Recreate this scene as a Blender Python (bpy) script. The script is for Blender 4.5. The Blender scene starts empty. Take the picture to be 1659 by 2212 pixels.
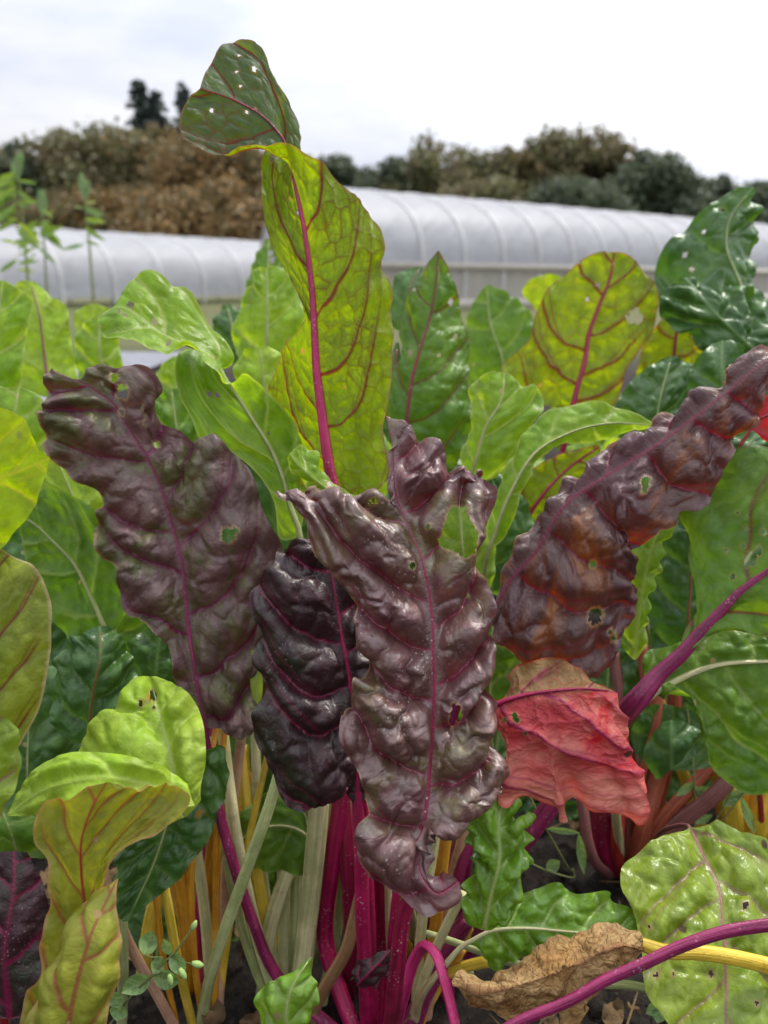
import bpy, math, random
import numpy as np
from mathutils import Vector

# ------------------------------------------------------------------ camera
sc = bpy.context.scene
CAM_H, PITCH, F = 0.62, math.radians(16.5), 1671.0      # F: focal length in units of a 1659 x 2212 frame
cam_d = bpy.data.cameras.new('camera'); cam = bpy.data.objects.new('camera', cam_d)
sc.collection.objects.link(cam); sc.camera = cam
cam.location = (0, 0, CAM_H); cam.rotation_euler = (math.pi/2 - PITCH, 0, 0)
cam_d.sensor_fit = 'VERTICAL'; cam_d.sensor_height = 36.0; cam_d.lens = 36.0*F/2212
cam_d.clip_start = 0.02; cam_d.clip_end = 2000
cam_d.dof.use_dof = True; cam_d.dof.focus_distance = 0.545; cam_d.dof.aperture_fstop = 5.7

# ------------------------------------------------------------------ sky and sun
SUN_EL, SUN_AZ = math.radians(57), math.radians(52)     # azimuth to the right of the view direction (+Y)
world = bpy.data.worlds.new('World'); sc.world = world; world.use_nodes = True
nt = world.node_tree; nt.nodes.clear()
def wn(t, **k):
    n = nt.nodes.new(t)
    for a, b in k.items(): setattr(n, a, b)
    return n
wout = wn('ShaderNodeOutputWorld'); bg1 = wn('ShaderNodeBackground'); bg2 = wn('ShaderNodeBackground'); mixw = wn('ShaderNodeMixShader')
sky = wn('ShaderNodeTexSky', sky_type='NISHITA', sun_disc=False, sun_elevation=SUN_EL, sun_rotation=SUN_AZ, dust_density=3.0, air_density=1.2)
nt.links.new(sky.outputs[0], bg1.inputs[0]); bg1.inputs[1].default_value = 0.10
tc = wn('ShaderNodeTexCoord'); mp = wn('ShaderNodeMapping'); mp.inputs['Scale'].default_value = (1.0, 1.0, 3.2); mp.inputs['Location'].default_value = (0.35, 0.2, 0.1)
nz = wn('ShaderNodeTexNoise'); nz.inputs['Scale'].default_value = 2.6; nz.inputs['Detail'].default_value = 6; nz.inputs['Roughness'].default_value = 0.52
nt.links.new(tc.outputs['Generated'], mp.inputs[0]); nt.links.new(mp.outputs[0], nz.inputs[0])
cr = wn('ShaderNodeValToRGB'); cr.color_ramp.elements[0].position = 0.34; cr.color_ramp.elements[1].position = 0.55
cr.color_ramp.elements[0].color = (0.60, 0.635, 0.755, 1); cr.color_ramp.elements[1].color = (0.86, 0.865, 0.91, 1)
nt.links.new(nz.outputs[0], cr.inputs[0])
# overcast sky: brighter overhead and round the hidden sun
sep = wn('ShaderNodeSeparateXYZ'); nt.links.new(tc.outputs['Generated'], sep.inputs[0])
g = wn('ShaderNodeMath', operation='MAXIMUM'); g.inputs[1].default_value = 0; nt.links.new(sep.outputs[2], g.inputs[0])
g2 = wn('ShaderNodeMath', operation='MULTIPLY_ADD'); g2.inputs[1].default_value = 1.5; g2.inputs[2].default_value = 0.72; nt.links.new(g.outputs[0], g2.inputs[0])
sd = Vector((math.sin(SUN_AZ)*math.cos(SUN_EL), math.cos(SUN_AZ)*math.cos(SUN_EL), math.sin(SUN_EL)))
dt = wn('ShaderNodeVectorMath', operation='DOT_PRODUCT'); dt.inputs[1].default_value = sd; nt.links.new(tc.outputs['Generated'], dt.inputs[0])
dm = wn('ShaderNodeMath', operation='MAXIMUM'); dm.inputs[1].default_value = 0; nt.links.new(dt.outputs['Value'], dm.inputs[0])
dp = wn('ShaderNodeMath', operation='POWER'); dp.inputs[1].default_value = 3; nt.links.new(dm.outputs[0], dp.inputs[0])
ga = wn('ShaderNodeMath', operation='MULTIPLY_ADD'); ga.inputs[1].default_value = 1.9; nt.links.new(dp.outputs[0], ga.inputs[0]); nt.links.new(g2.outputs[0], ga.inputs[2])
nt.links.new(cr.outputs[0], bg2.inputs[0]); nt.links.new(ga.outputs[0], bg2.inputs[1])
mixw.inputs[0].default_value = 0.88
nt.links.new(bg1.outputs[0], mixw.inputs[1]); nt.links.new(bg2.outputs[0], mixw.inputs[2]); nt.links.new(mixw.outputs[0], wout.inputs[0])

sun_l = bpy.data.lights.new('sun', 'SUN'); sun = bpy.data.objects.new('sun', sun_l); sc.collection.objects.link(sun)
sun_l.energy = 3.2; sun_l.angle = math.radians(7); sun_l.color = (1.0, 0.95, 0.86)
sun.rotation_euler = (-sd).to_track_quat('-Z', 'Y').to_euler()
vs = sc.view_settings; vs.view_transform = 'Standard'; vs.look = 'None'; vs.exposure = 0.22; vs.gamma = 1.0; vs.use_curve_mapping = False
sc.cycles.use_denoising = True; sc.cycles.max_bounces = 10; sc.cycles.transmission_bounces = 8; sc.cycles.diffuse_bounces = 5
sc.cycles.caustics_reflective = False; sc.cycles.caustics_refractive = False

# ------------------------------------------------------------------ helpers
C = sc.collection
CA, SA = math.cos(PITCH), math.sin(PITCH)
def at(u, v, d):
    """point seen at (u, v) of the frame, d metres in front of the lens"""
    a = (u - 829.5)/F*d; b = (1106 - v)/F*d
    return np.array((a, d*CA + b*SA, CAM_H - d*SA + b*CA))
def on_ground(u, v, z=0.0):
    k = SA - (1106 - v)/F*CA
    return at(u, v, (CAM_H - z)/k)
def project(P):
    x = P[..., 0]; y = P[..., 1]; z = P[..., 2] - CAM_H
    d = y*CA - z*SA; b = y*SA + z*CA
    return 829.5 + x/d*F, 1106 - b/d*F
def link(o, parent=None):
    C.objects.link(o)
    if parent is not None: o.parent = parent
    return o
def thing(name, loc, label, cat, group=None):
    o = bpy.data.objects.new(name, None); o.empty_display_size = 0.05; C.objects.link(o); o.location = loc
    o['label'] = label; o['category'] = cat
    if group: o['group'] = group
    bpy.context.view_layer.update()
    return o
def adopt(o, parent):
    """parent while keeping the geometry where it was built (parents are only translated)"""
    C.objects.link(o); o.parent = parent
    p = Vector((0, 0, 0)); q = parent
    while q is not None: p += q.location; q = q.parent
    o.location = -p
    return o
def mesh_np(name, V, Q, mat=None, attrs=None, smooth=True):
    me = bpy.data.meshes.new(name); n = Q.shape[1]
    me.vertices.add(len(V)); me.vertices.foreach_set('co', np.ascontiguousarray(V, dtype=np.float32).ravel())
    me.loops.add(Q.size); me.loops.foreach_set('vertex_index', np.ascontiguousarray(Q, dtype=np.int32).ravel())
    me.polygons.add(len(Q)); me.polygons.foreach_set('loop_start', np.arange(0, Q.size, n, dtype=np.int32))
    me.update(calc_edges=True); me.validate()
    if smooth: me.polygons.foreach_set('use_smooth', np.ones(len(me.polygons), dtype=bool))
    for k, a in (attrs or {}).items():
        if a.ndim == 1:
            at_ = me.attributes.new(k, 'FLOAT', 'POINT'); at_.data.foreach_set('value', np.ascontiguousarray(a, dtype=np.float32))
        else:
            at_ = me.attributes.new(k, 'FLOAT_VECTOR', 'POINT'); at_.data.foreach_set('vector', np.ascontiguousarray(a, dtype=np.float32).ravel())
    if mat: me.materials.append(mat)
    return me

# ------------------------------------------------------------------ node materials
def M_(name):
    m = bpy.data.materials.new(name); m.use_nodes = True; m.node_tree.nodes.clear()
    return m, m.node_tree
class NB:
    def __init__(s, t): s.t = t
    def n(s, ty, ins=None, **k):
        x = s.t.nodes.new(ty)
        for a, b in k.items(): setattr(x, a, b)
        for a, b in (ins or {}).items():
            if hasattr(b, 'is_linked') or isinstance(b, bpy.types.NodeSocket): s.t.links.new(b, x.inputs[a])
            else: x.inputs[a].default_value = b
        return x
    def mix(s, f, a, b, blend='MIX'):
        x = s.t.nodes.new('ShaderNodeMix'); x.data_type = 'RGBA'; x.blend_type = blend
        for i, v in ((0, f), (6, a), (7, b)):
            if isinstance(v, bpy.types.NodeSocket): s.t.links.new(v, x.inputs[i])
            else: x.inputs[i].default_value = (*v, 1) if isinstance(v, tuple) and len(v) == 3 else v
        return x.outputs[2]
    def math(s, op, a, b=0.0, c=0.0, clamp=False):
        x = s.t.nodes.new('ShaderNodeMath'); x.operation = op; x.use_clamp = clamp
        for i, v in enumerate((a, b, c)):
            if isinstance(v, bpy.types.NodeSocket): s.t.links.new(v, x.inputs[i])
            else: x.inputs[i].default_value = v
        return x.outputs[0]
    def ramp(s, f, p0, p1):
        x = s.t.nodes.new('ShaderNodeMapRange'); x.interpolation_type = 'SMOOTHSTEP'
        s.t.links.new(f, x.inputs[0]); x.inputs[1].default_value = p0; x.inputs[2].default_value = p1
        return x.outputs[0]
    def noise(s, vec, scale, detail=3, rough=0.55, dist=0.0):
        return s.n('ShaderNodeTexNoise', {'Vector': vec, 'Scale': scale, 'Detail': detail, 'Roughness': rough, 'Distortion': dist}).outputs[0]
    def attr(s, name, out=2): return s.n('ShaderNodeAttribute', attribute_name=name).outputs[out]

def leaf_mat(name, A, B, vein, net, trans=0.4, tint=(1.0, 1.0, 1.0), rough=0.38, edge=None, edgef=0.6, patch=None, patch_r=(0.5, 0.62), netf=0.55, veinf=0.9,
             spot=None, bump=0.16, half=None, spec=0.5, under=None, grit=0.0, mott=18, coat=0.0):
    m, t = M_(name); b = NB(t)
    pq = b.attr('pq', 1); ve = b.attr('vein'); ne = b.attr('net'); ed = b.attr('edge'); sid = b.attr('side')
    n1 = b.noise(pq, mott, 5, 0.6, 0.4); n2 = b.noise(pq, 70, 4, 0.6); n3 = b.noise(pq, 420, 3, 0.6)
    col = b.mix(b.ramp(n1, 0.36, 0.64), A, B)
    if under:                                          # the two faces of the blade differ in colour
        bf = b.n('ShaderNodeNewGeometry').outputs['Backfacing']
        col = b.mix(bf, b.mix(b.ramp(n1, 0.36, 0.64), under[0], under[1]), col)
    if patch:
        n4 = b.noise(pq, 22, 5, 0.7, 0.8)
        col = b.mix(b.ramp(n4, *patch_r), col, patch)
    if half:                                           # the other half of the blade has dried or faded
        hn = b.math('MULTIPLY_ADD', b.noise(pq, 60, 4, 0.6), 0.12, sid)
        col = b.mix(b.ramp(hn, 0.02, 0.09), col, b.mix(b.ramp(n2, 0.35, 0.65), half[0], half[1]))
    col = b.mix(b.ramp(n2, 0.25, 0.75), b.mix(1.0, col, (0.72, 0.72, 0.72), 'MULTIPLY'), b.mix(1.0, col, (1.2, 1.2, 1.2), 'MULTIPLY'))
    col = b.mix(b.math('MULTIPLY', ne, netf), col, net)
    col = b.mix(b.math('MULTIPLY', ve, veinf), col, vein)
    if edge: col = b.mix(b.math('MULTIPLY', ed, edgef), col, edge)
    if spot:
        vo = b.n('ShaderNodeTexVoronoi', {'Vector': pq, 'Scale': 42.0, 'Randomness': 1.0})
        s1 = b.math('MULTIPLY', b.math('LESS_THAN', b.math('MULTIPLY_ADD', n2, 0.12, vo.outputs[0]), 0.16), b.math('GREATER_THAN', b.n('ShaderNodeSeparateColor', {0: vo.outputs[1]}).outputs[0], 0.74))
        col = b.mix(s1, col, spot)
    col = b.mix(b.math('MULTIPLY', b.attr('rim'), 0.75), col, (0.30, 0.21, 0.10))
    if grit > 0:
        vo2 = b.n('ShaderNodeTexVoronoi', {'Vector': pq, 'Scale': 330.0})
        gn = b.ramp(b.noise(pq, 26, 2), 0.50, 0.66)
        s2 = b.math('MULTIPLY', b.math('LESS_THAN', vo2.outputs[0], 0.2), gn)
        col = b.mix(b.math('MULTIPLY', s2, grit), col, (0.42, 0.38, 0.33))
    wr = b.n('ShaderNodeTexVoronoi', {'Vector': b.n('ShaderNodeVectorMath', {0: pq, 1: b.n('ShaderNodeVectorMath', {0: b.n('ShaderNodeTexNoise', {'Vector': pq, 'Scale': 55.0}).outputs[1], 3: 0.012}, operation='SCALE').outputs[0]}, operation='ADD').outputs[0], 'Scale': 190.0}, feature='DISTANCE_TO_EDGE').outputs[0]
    hgt = b.math('MULTIPLY_ADD', n2, 0.5, b.math('MULTIPLY_ADD', n3, 0.3, b.math('MULTIPLY', b.ramp(wr, 0.0, 0.22), 0.16)))
    bm = b.n('ShaderNodeBump', {'Height': hgt, 'Strength': bump, 'Distance': 0.005})
    ro = b.math('ADD', b.math('MULTIPLY', n2, 0.34), b.math('MULTIPLY_ADD', n3, 0.16, rough - 0.22))
    pr = b.n('ShaderNodeBsdfPrincipled', {'Base Color': col, 'Roughness': ro, 'Specular IOR Level': spec, 'Normal': bm.outputs[0], 'Coat Weight': coat, 'Coat Roughness': 0.3})
    tcol = b.mix(1.0, col, tint, 'MULTIPLY')
    tr = b.n('ShaderNodeBsdfTranslucent', {'Color': tcol, 'Normal': bm.outputs[0]})
    mx = b.n('ShaderNodeMixShader', {0: trans, 1: pr.outputs[0], 2: tr.outputs[0]})
    o = b.n('ShaderNodeOutputMaterial'); t.links.new(mx.outputs[0], o.inputs[0])
    return m
def stalk_mat(name, A, B, rough=0.35, grit=0.0, sss=0.12):
    m, t = M_(name); b = NB(t)
    pq = b.attr('pq', 1)
    mp_ = b.n('ShaderNodeMapping', {0: pq, 'Scale': (260, 260, 7)})
    st = b.noise(mp_.outputs[0], 1.0, 3, 0.6); n2 = b.noise(pq, 30, 4, 0.6)
    A2 = tuple(x*0.72 for x in A); B2 = tuple(min(x*1.12, 0.8) for x in B)
    col = b.mix(b.ramp(b.math('MULTIPLY_ADD', n2, 0.45, b.math('MULTIPLY', st, 0.55)), 0.36, 0.64), A2, B2)
    col = b.mix(b.math('MULTIPLY', b.ramp(b.noise(pq, 90, 5, 0.7), 0.56, 0.72), 0.45), col, b.mix(1.0, col, (0.45, 0.36, 0.28), 'MULTIPLY'))
    if True:
        grit = max(grit, 0.35)
        vo2 = b.n('ShaderNodeTexVoronoi', {'Vector': pq, 'Scale': 300.0})
        s2 = b.math('MULTIPLY', b.math('LESS_THAN', vo2.outputs[0], 0.24), b.ramp(b.noise(pq, 35, 2), 0.48, 0.62))
        col = b.mix(b.math('MULTIPLY', s2, grit), col, (0.5, 0.42, 0.38))
    bm = b.n('ShaderNodeBump', {'Height': b.math('MULTIPLY_ADD', st, 0.8, b.math('MULTIPLY', b.noise(pq, 300, 3), 0.25)), 'Strength': 0.7, 'Distance': 0.003})
    pr = b.n('ShaderNodeBsdfPrincipled', {'Base Color': col, 'Roughness': rough, 'Normal': bm.outputs[0], 'Specular IOR Level': 0.45})
    tr = b.n('ShaderNodeBsdfTranslucent', {'Color': col})
    mx = b.n('ShaderNodeMixShader', {0: sss, 1: pr.outputs[0], 2: tr.outputs[0]})
    o = b.n('ShaderNodeOutputMaterial'); t.links.new(mx.outputs[0], o.inputs[0])
    return m
def plain_mat(name, A, B, scale=20, rough=0.8, bump=0.3, bdist=0.01, trans=0.0, spec=0.3, detail=5):
    m, t = M_(name); b = NB(t)
    pos = b.n('ShaderNodeTexCoord').outputs['Object']
    n1 = b.noise(pos, scale, detail, 0.6)
    col = b.mix(b.ramp(n1, 0.3, 0.7), A, B)
    bm = b.n('ShaderNodeBump', {'Height': b.noise(pos, scale*3, detail, 0.65), 'Strength': bump, 'Distance': bdist})
    pr = b.n('ShaderNodeBsdfPrincipled', {'Base Color': col, 'Roughness': rough, 'Normal': bm.outputs[0], 'Specular IOR Level': spec})
    o = b.n('ShaderNodeOutputMaterial')
    if trans > 0:
        tr = b.n('ShaderNodeBsdfTranslucent', {'Color': col})
        mx = b.n('ShaderNodeMixShader', {0: trans, 1: pr.outputs[0], 2: tr.outputs[0]}); t.links.new(mx.outputs[0], o.inputs[0])
    else: t.links.new(pr.outputs[0], o.inputs[0])
    return m

MAG = (0.30, 0.010, 0.085); CRIM = (0.16, 0.008, 0.03)
LM = {
 'green':   leaf_mat('leaf green', (0.080, 0.180, 0.016), (0.125, 0.235, 0.022), (0.24, 0.34, 0.08), (0.13, 0.24, 0.03), 0.44, (1.6, 1.5, 0.5), 0.38, edge=(0.22, 0.34, 0.08), edgef=.4, spot=(0.34, 0.30, 0.12), spec=.35, veinf=.72, netf=.4),  # lighter edge colour paints in the highlight along the leaf rim
 'deep':    leaf_mat('leaf deep green', (0.042, 0.112, 0.026), (0.068, 0.148, 0.032), (0.13, 0.22, 0.07), (0.06, 0.13, 0.03), 0.28, (1.6, 1.6, 0.5), 0.30, spot=(0.30, 0.28, 0.14), spec=.42, veinf=.72, netf=.4),
 'deepred': leaf_mat('leaf green with crimson veins', (0.075, 0.180, 0.018), (0.115, 0.220, 0.024), (0.12, 0.025, 0.028), (0.09, 0.15, 0.02), 0.42, (1.8, 1.5, 0.4), 0.38, spot=(0.40, 0.34, 0.22), edge=(0.12, 0.05, 0.04), edgef=0.5, spec=.35, veinf=.8, netf=.3),
 'pale':    leaf_mat('leaf pale green', (0.165, 0.310, 0.018), (0.23, 0.370, 0.026), (0.38, 0.46, 0.15), (0.25, 0.38, 0.05), 0.50, (1.5, 1.4, 0.45), 0.38, edge=(0.42, 0.52, 0.16), edgef=.5, spot=(0.38, 0.33, 0.14), spec=.35, veinf=.72, netf=.35),  # edge colour is a painted rim highlight, as on leaf green
 'gloss':   leaf_mat('leaf glossy bright green', (0.105, 0.245, 0.012), (0.155, 0.295, 0.020), (0.30, 0.42, 0.12), (0.18, 0.32, 0.04), 0.36, (1.4, 1.3, 0.5), 0.28, spec=.6, veinf=.72, netf=.4),
 'lime':    leaf_mat('leaf lime', (0.26, 0.42, 0.020), (0.33, 0.46, 0.045), (0.38, 0.47, 0.10), (0.36, 0.47, 0.08), 0.38, (1.2, 1.15, 0.5), 0.42, spot=(0.26, 0.20, 0.06), netf=0.25, spec=.35, veinf=.5),
 'gold':    leaf_mat('leaf golden green', (0.30, 0.46, 0.006), (0.38, 0.52, 0.008), (0.50, 0.50, 0.04), (0.44, 0.46, 0.015), 0.55, (1.5, 1.4, 0.4), 0.40, spot=(0.5, 0.42, 0.12), netf=0.3, spec=.3, veinf=.5),
 'yred':    leaf_mat('leaf yellow green with red veins', (0.23, 0.335, 0.010), (0.29, 0.375, 0.014), (0.20, 0.020, 0.028), (0.19, 0.10, 0.015), 0.56, (1.4, 1.3, 0.4), 0.42, spot=(0.42, 0.26, 0.14), edge=(0.25, 0.08, 0.06), edgef=0.7, patch=(0.17, 0.26, 0.008), patch_r=(0.52, 0.7), spec=.3),
 'tall':    leaf_mat('leaf tall two sided', (0.195, 0.305, 0.006), (0.245, 0.340, 0.008), (0.16, 0.008, 0.022), (0.13, 0.055, 0.008), 0.58, (1.5, 1.45, 0.35), 0.45, spot=(0.42, 0.22, 0.12), edge=(0.24, 0.12, 0.09), edgef=0.6, patch=(0.13, 0.21, 0.006), patch_r=(0.54, 0.72), bump=0.15, under=((0.066, 0.118, 0.056), (0.098, 0.155, 0.080)), spec=.3, netf=.75),
 'olive':   leaf_mat('leaf olive with red veins', (0.15, 0.20, 0.014), (0.20, 0.24, 0.02), (0.14, 0.02, 0.02), (0.13, 0.14, 0.02), 0.38, (1.3, 1.2, 0.4), 0.36, edge=(0.42, 0.30, 0.18), edgef=0.7, spot=(0.36, 0.28, 0.16), spec=.35),
 'twist':   leaf_mat('leaf yellow twist', (0.22, 0.245, 0.028), (0.38, 0.40, 0.030), (0.26, 0.045, 0.035), (0.30, 0.28, 0.04), 0.42, (1.2, 1.1, 0.4), 0.38, veinf=.75, edge=(0.40, 0.22, 0.10), edgef=0.7, mott=9, spot=(0.36, 0.26, 0.10), spec=.35),
 'pinkv':   leaf_mat('leaf lime with pink veins', (0.155, 0.240, 0.014), (0.21, 0.29, 0.022), (0.20, 0.095, 0.075), (0.22, 0.26, 0.05), 0.30, (1.2, 1.2, 0.5), 0.30, spot=(0.10, 0.07, 0.03), veinf=0.65, netf=0.3, spec=.45),
 'purple':  leaf_mat('leaf bronze purple', (0.112, 0.056, 0.044), (0.115, 0.044, 0.048), (0.17, 0.010, 0.040), (0.055, 0.010, 0.016), 0.12, (2.2, 0.6, 0.3), 0.43, patch=(0.125, 0.098, 0.036), patch_r=(0.48, 0.68), netf=0.65, veinf=0.85, grit=0.6, bump=0.20, spec=0.95, coat=0.0),
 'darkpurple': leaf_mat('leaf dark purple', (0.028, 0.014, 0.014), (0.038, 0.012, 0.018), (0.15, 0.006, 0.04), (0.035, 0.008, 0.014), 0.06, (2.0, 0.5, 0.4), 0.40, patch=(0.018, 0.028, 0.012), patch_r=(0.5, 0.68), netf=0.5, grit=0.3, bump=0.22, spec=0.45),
 'matpurple': leaf_mat('leaf dull purple', (0.115, 0.076, 0.066), (0.122, 0.066, 0.068), (0.12, 0.010, 0.05), (0.08, 0.025, 0.035), 0.14, (1.8, 0.7, 0.5), 0.48, patch=(0.080, 0.082, 0.026), patch_r=(0.44, 0.62), netf=0.5, bump=0.24, spec=0.5, edge=(0.14, 0.07, 0.08), edgef=0.5),
 'orange':  leaf_mat('leaf purple orange', (0.085, 0.046, 0.040), (0.080, 0.036, 0.042), (0.14, 0.010, 0.035), (0.09, 0.022, 0.022), 0.26, (2.6, 0.9, 0.3), 0.43, patch=(0.19, 0.072, 0.020), patch_r=(0.48, 0.66), netf=0.5, bump=0.24, spec=0.55),
 'red':     leaf_mat('leaf faded red', (0.48, 0.055, 0.060), (0.60, 0.24, 0.17), (0.22, 0.005, 0.05), (0.36, 0.02, 0.05), 0.30, (1.3, 0.7, 0.6), 0.45, edge=(0.40, 0.012, 0.012), edgef=.6, patch=(0.50, 0.018, 0.016), patch_r=(0.54, 0.68), half=((0.40, 0.26, 0.10), (0.20, 0.12, 0.045)), spot=(0.10, 0.03, 0.02), netf=0.5, bump=0.35, spec=.35),
 'redunder': leaf_mat('leaf red underside', (0.44, 0.018, 0.016), (0.36, 0.025, 0.025), (0.42, 0.02, 0.05), (0.40, 0.03, 0.03), 0.5, (1.4, 0.7, 0.6), 0.45),
 'dead':    leaf_mat('leaf dried brown', (0.34, 0.19, 0.065), (0.46, 0.31, 0.14), (0.24, 0.12, 0.05), (0.20, 0.11, 0.04), 0.22, (1.2, 0.9, 0.6), 0.7, patch=(0.19, 0.085, 0.022), patch_r=(0.5, 0.66), bump=0.9, spec=0.25, spot=(0.08, 0.05, 0.02), netf=0.5),
}
SM = {
 'mag':  stalk_mat('stalk magenta', (0.30, 0.005, 0.055), (0.42, 0.014, 0.095), 0.36, 0.5),
 'crim': stalk_mat('stalk crimson', (0.17, 0.006, 0.028), (0.28, 0.012, 0.055), 0.3, 0.7),
 'pink': stalk_mat('stalk pink', (0.46, 0.018, 0.12), (0.58, 0.04, 0.19), 0.3, 0.1),
 'vio':  stalk_mat('stalk violet red', (0.17, 0.010, 0.060), (0.27, 0.025, 0.100), 0.38, 0.3),
 'cream': stalk_mat('stalk cream', (0.50, 0.50, 0.22), (0.62, 0.58, 0.32), 0.35),
 'pgreen': stalk_mat('stalk pale green', (0.30, 0.36, 0.12), (0.42, 0.44, 0.20), 0.35),
 'yel':  stalk_mat('stalk yellow', (0.60, 0.42, 0.03), (0.70, 0.50, 0.06), 0.32),
 'oran': stalk_mat('stalk orange', (0.56, 0.24, 0.015), (0.64, 0.32, 0.03), 0.32),
 'rust': stalk_mat('stalk rusty red', (0.28, 0.055, 0.035), (0.36, 0.09, 0.045), 0.4),
 'red':  stalk_mat('stalk red', (0.34, 0.02, 0.02), (0.42, 0.04, 0.03), 0.35),
 'peach': stalk_mat('stalk peach', (0.48, 0.26, 0.17), (0.52, 0.32, 0.20), 0.4),
 'brown': stalk_mat('stalk dried brown', (0.26, 0.13, 0.05), (0.33, 0.18, 0.08), 0.7),
 'dull': stalk_mat('stalk dull pink', (0.20, 0.07, 0.07), (0.26, 0.10, 0.09), 0.4),
 'weed': stalk_mat('stalk weed green', (0.16, 0.20, 0.06), (0.22, 0.24, 0.08), 0.5),
}

# ------------------------------------------------------------------ leaf geometry
def h2(ix, iy, s):
    x = np.sin(ix*127.1 + iy*311.7 + s*74.7)*43758.5453
    return x - np.floor(x)
def vnoise(x, y, s=0.0):
    ix = np.floor(x); iy = np.floor(y); fx = x-ix; fy = y-iy
    fx = fx*fx*(3-2*fx); fy = fy*fy*(3-2*fy)
    a = h2(ix, iy, s); b = h2(ix+1, iy, s); c = h2(ix, iy+1, s); d = h2(ix+1, iy+1, s)
    return (a+(b-a)*fx)*(1-fy) + (c+(d-c)*fx)*fy
def fbm(x, y, s=0.0, o=3):
    r = 0; a = 0.5
    for k in range(o): r = r + a*(vnoise(x, y, s+k*3.1)-0.5)*2; x = x*2.03+11.3; y = y*2.03+5.7; a *= 0.5
    return r
def voro(x, y, s):
    """distance to the nearest cell wall and to the cell centre"""
    ix = np.floor(x); iy = np.floor(y); f1 = np.full(x.shape, 9.0); f2 = np.full(x.shape, 9.0)
    for dx in (-1, 0, 1):
        for dy in (-1, 0, 1):
            jx = ix+dx; jy = iy+dy
            px = jx + 0.5 + 0.8*(h2(jx, jy, s)-0.5); py = jy + 0.5 + 0.8*(h2(jx, jy, s+9.2)-0.5)
            d = np.hypot(px-x, py-y)
            f2 = np.where(d < f1, f1, np.minimum(f2, d)); f1 = np.minimum(f1, d)
    return (f2-f1)*0.5, f1
def pinned(pts_, pins):
    c = arclen(np.asarray(pts_, float)); k = sorted(pins)
    return np.interp(c, [c[i] for i in k], [pins[i] for i in k])
def spline(pts, S, s=None):
    """cubic through pts (n,3) at parameters s, evaluated at S"""
    pts = np.asarray(pts, float)
    if s is None:
        c = np.r_[0, np.cumsum(np.linalg.norm(np.diff(pts, axis=0), axis=1))]; s = c/max(c[-1], 1e-9)
    n = len(pts); h = np.diff(s)[:, None]; h = np.maximum(h, 1e-6); dlt = np.diff(pts, axis=0)/h
    m = np.zeros_like(pts)
    if n > 2: m[1:-1] = (dlt[:-1]*h[1:] + dlt[1:]*h[:-1])/(h[1:]+h[:-1])
    m[0] = dlt[0]; m[-1] = dlt[-1]
    k = np.clip(np.searchsorted(s, S, side='right')-1, 0, n-2)
    hh = np.maximum((s[k+1]-s[k]), 1e-6); x = ((S-s[k])/hh)[:, None]; hh = hh[:, None]
    return (2*x**3-3*x**2+1)*pts[k] + (x**3-2*x**2+x)*hh*m[k] + (-2*x**3+3*x**2)*pts[k+1] + (x**3-x**2)*hh*m[k+1]
def arclen(P):
    return np.r_[0, np.cumsum(np.linalg.norm(np.diff(P, axis=0), axis=1))]
def smoothst(x, a, b):
    x = np.clip((x-a)/(b-a), 0, 1); return x*x*(3-2*x)
def in_poly(u, v, poly):
    r = np.zeros(u.shape, bool); n = len(poly); j = n-1
    for i in range(n):
        xi, yi = poly[i]; xj, yj = poly[j]
        if yi != yj: r ^= ((yi > v) != (yj > v)) & (u < (xj-xi)*(v-yi)/(yj-yi)+xi)
        j = i
    return r

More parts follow.
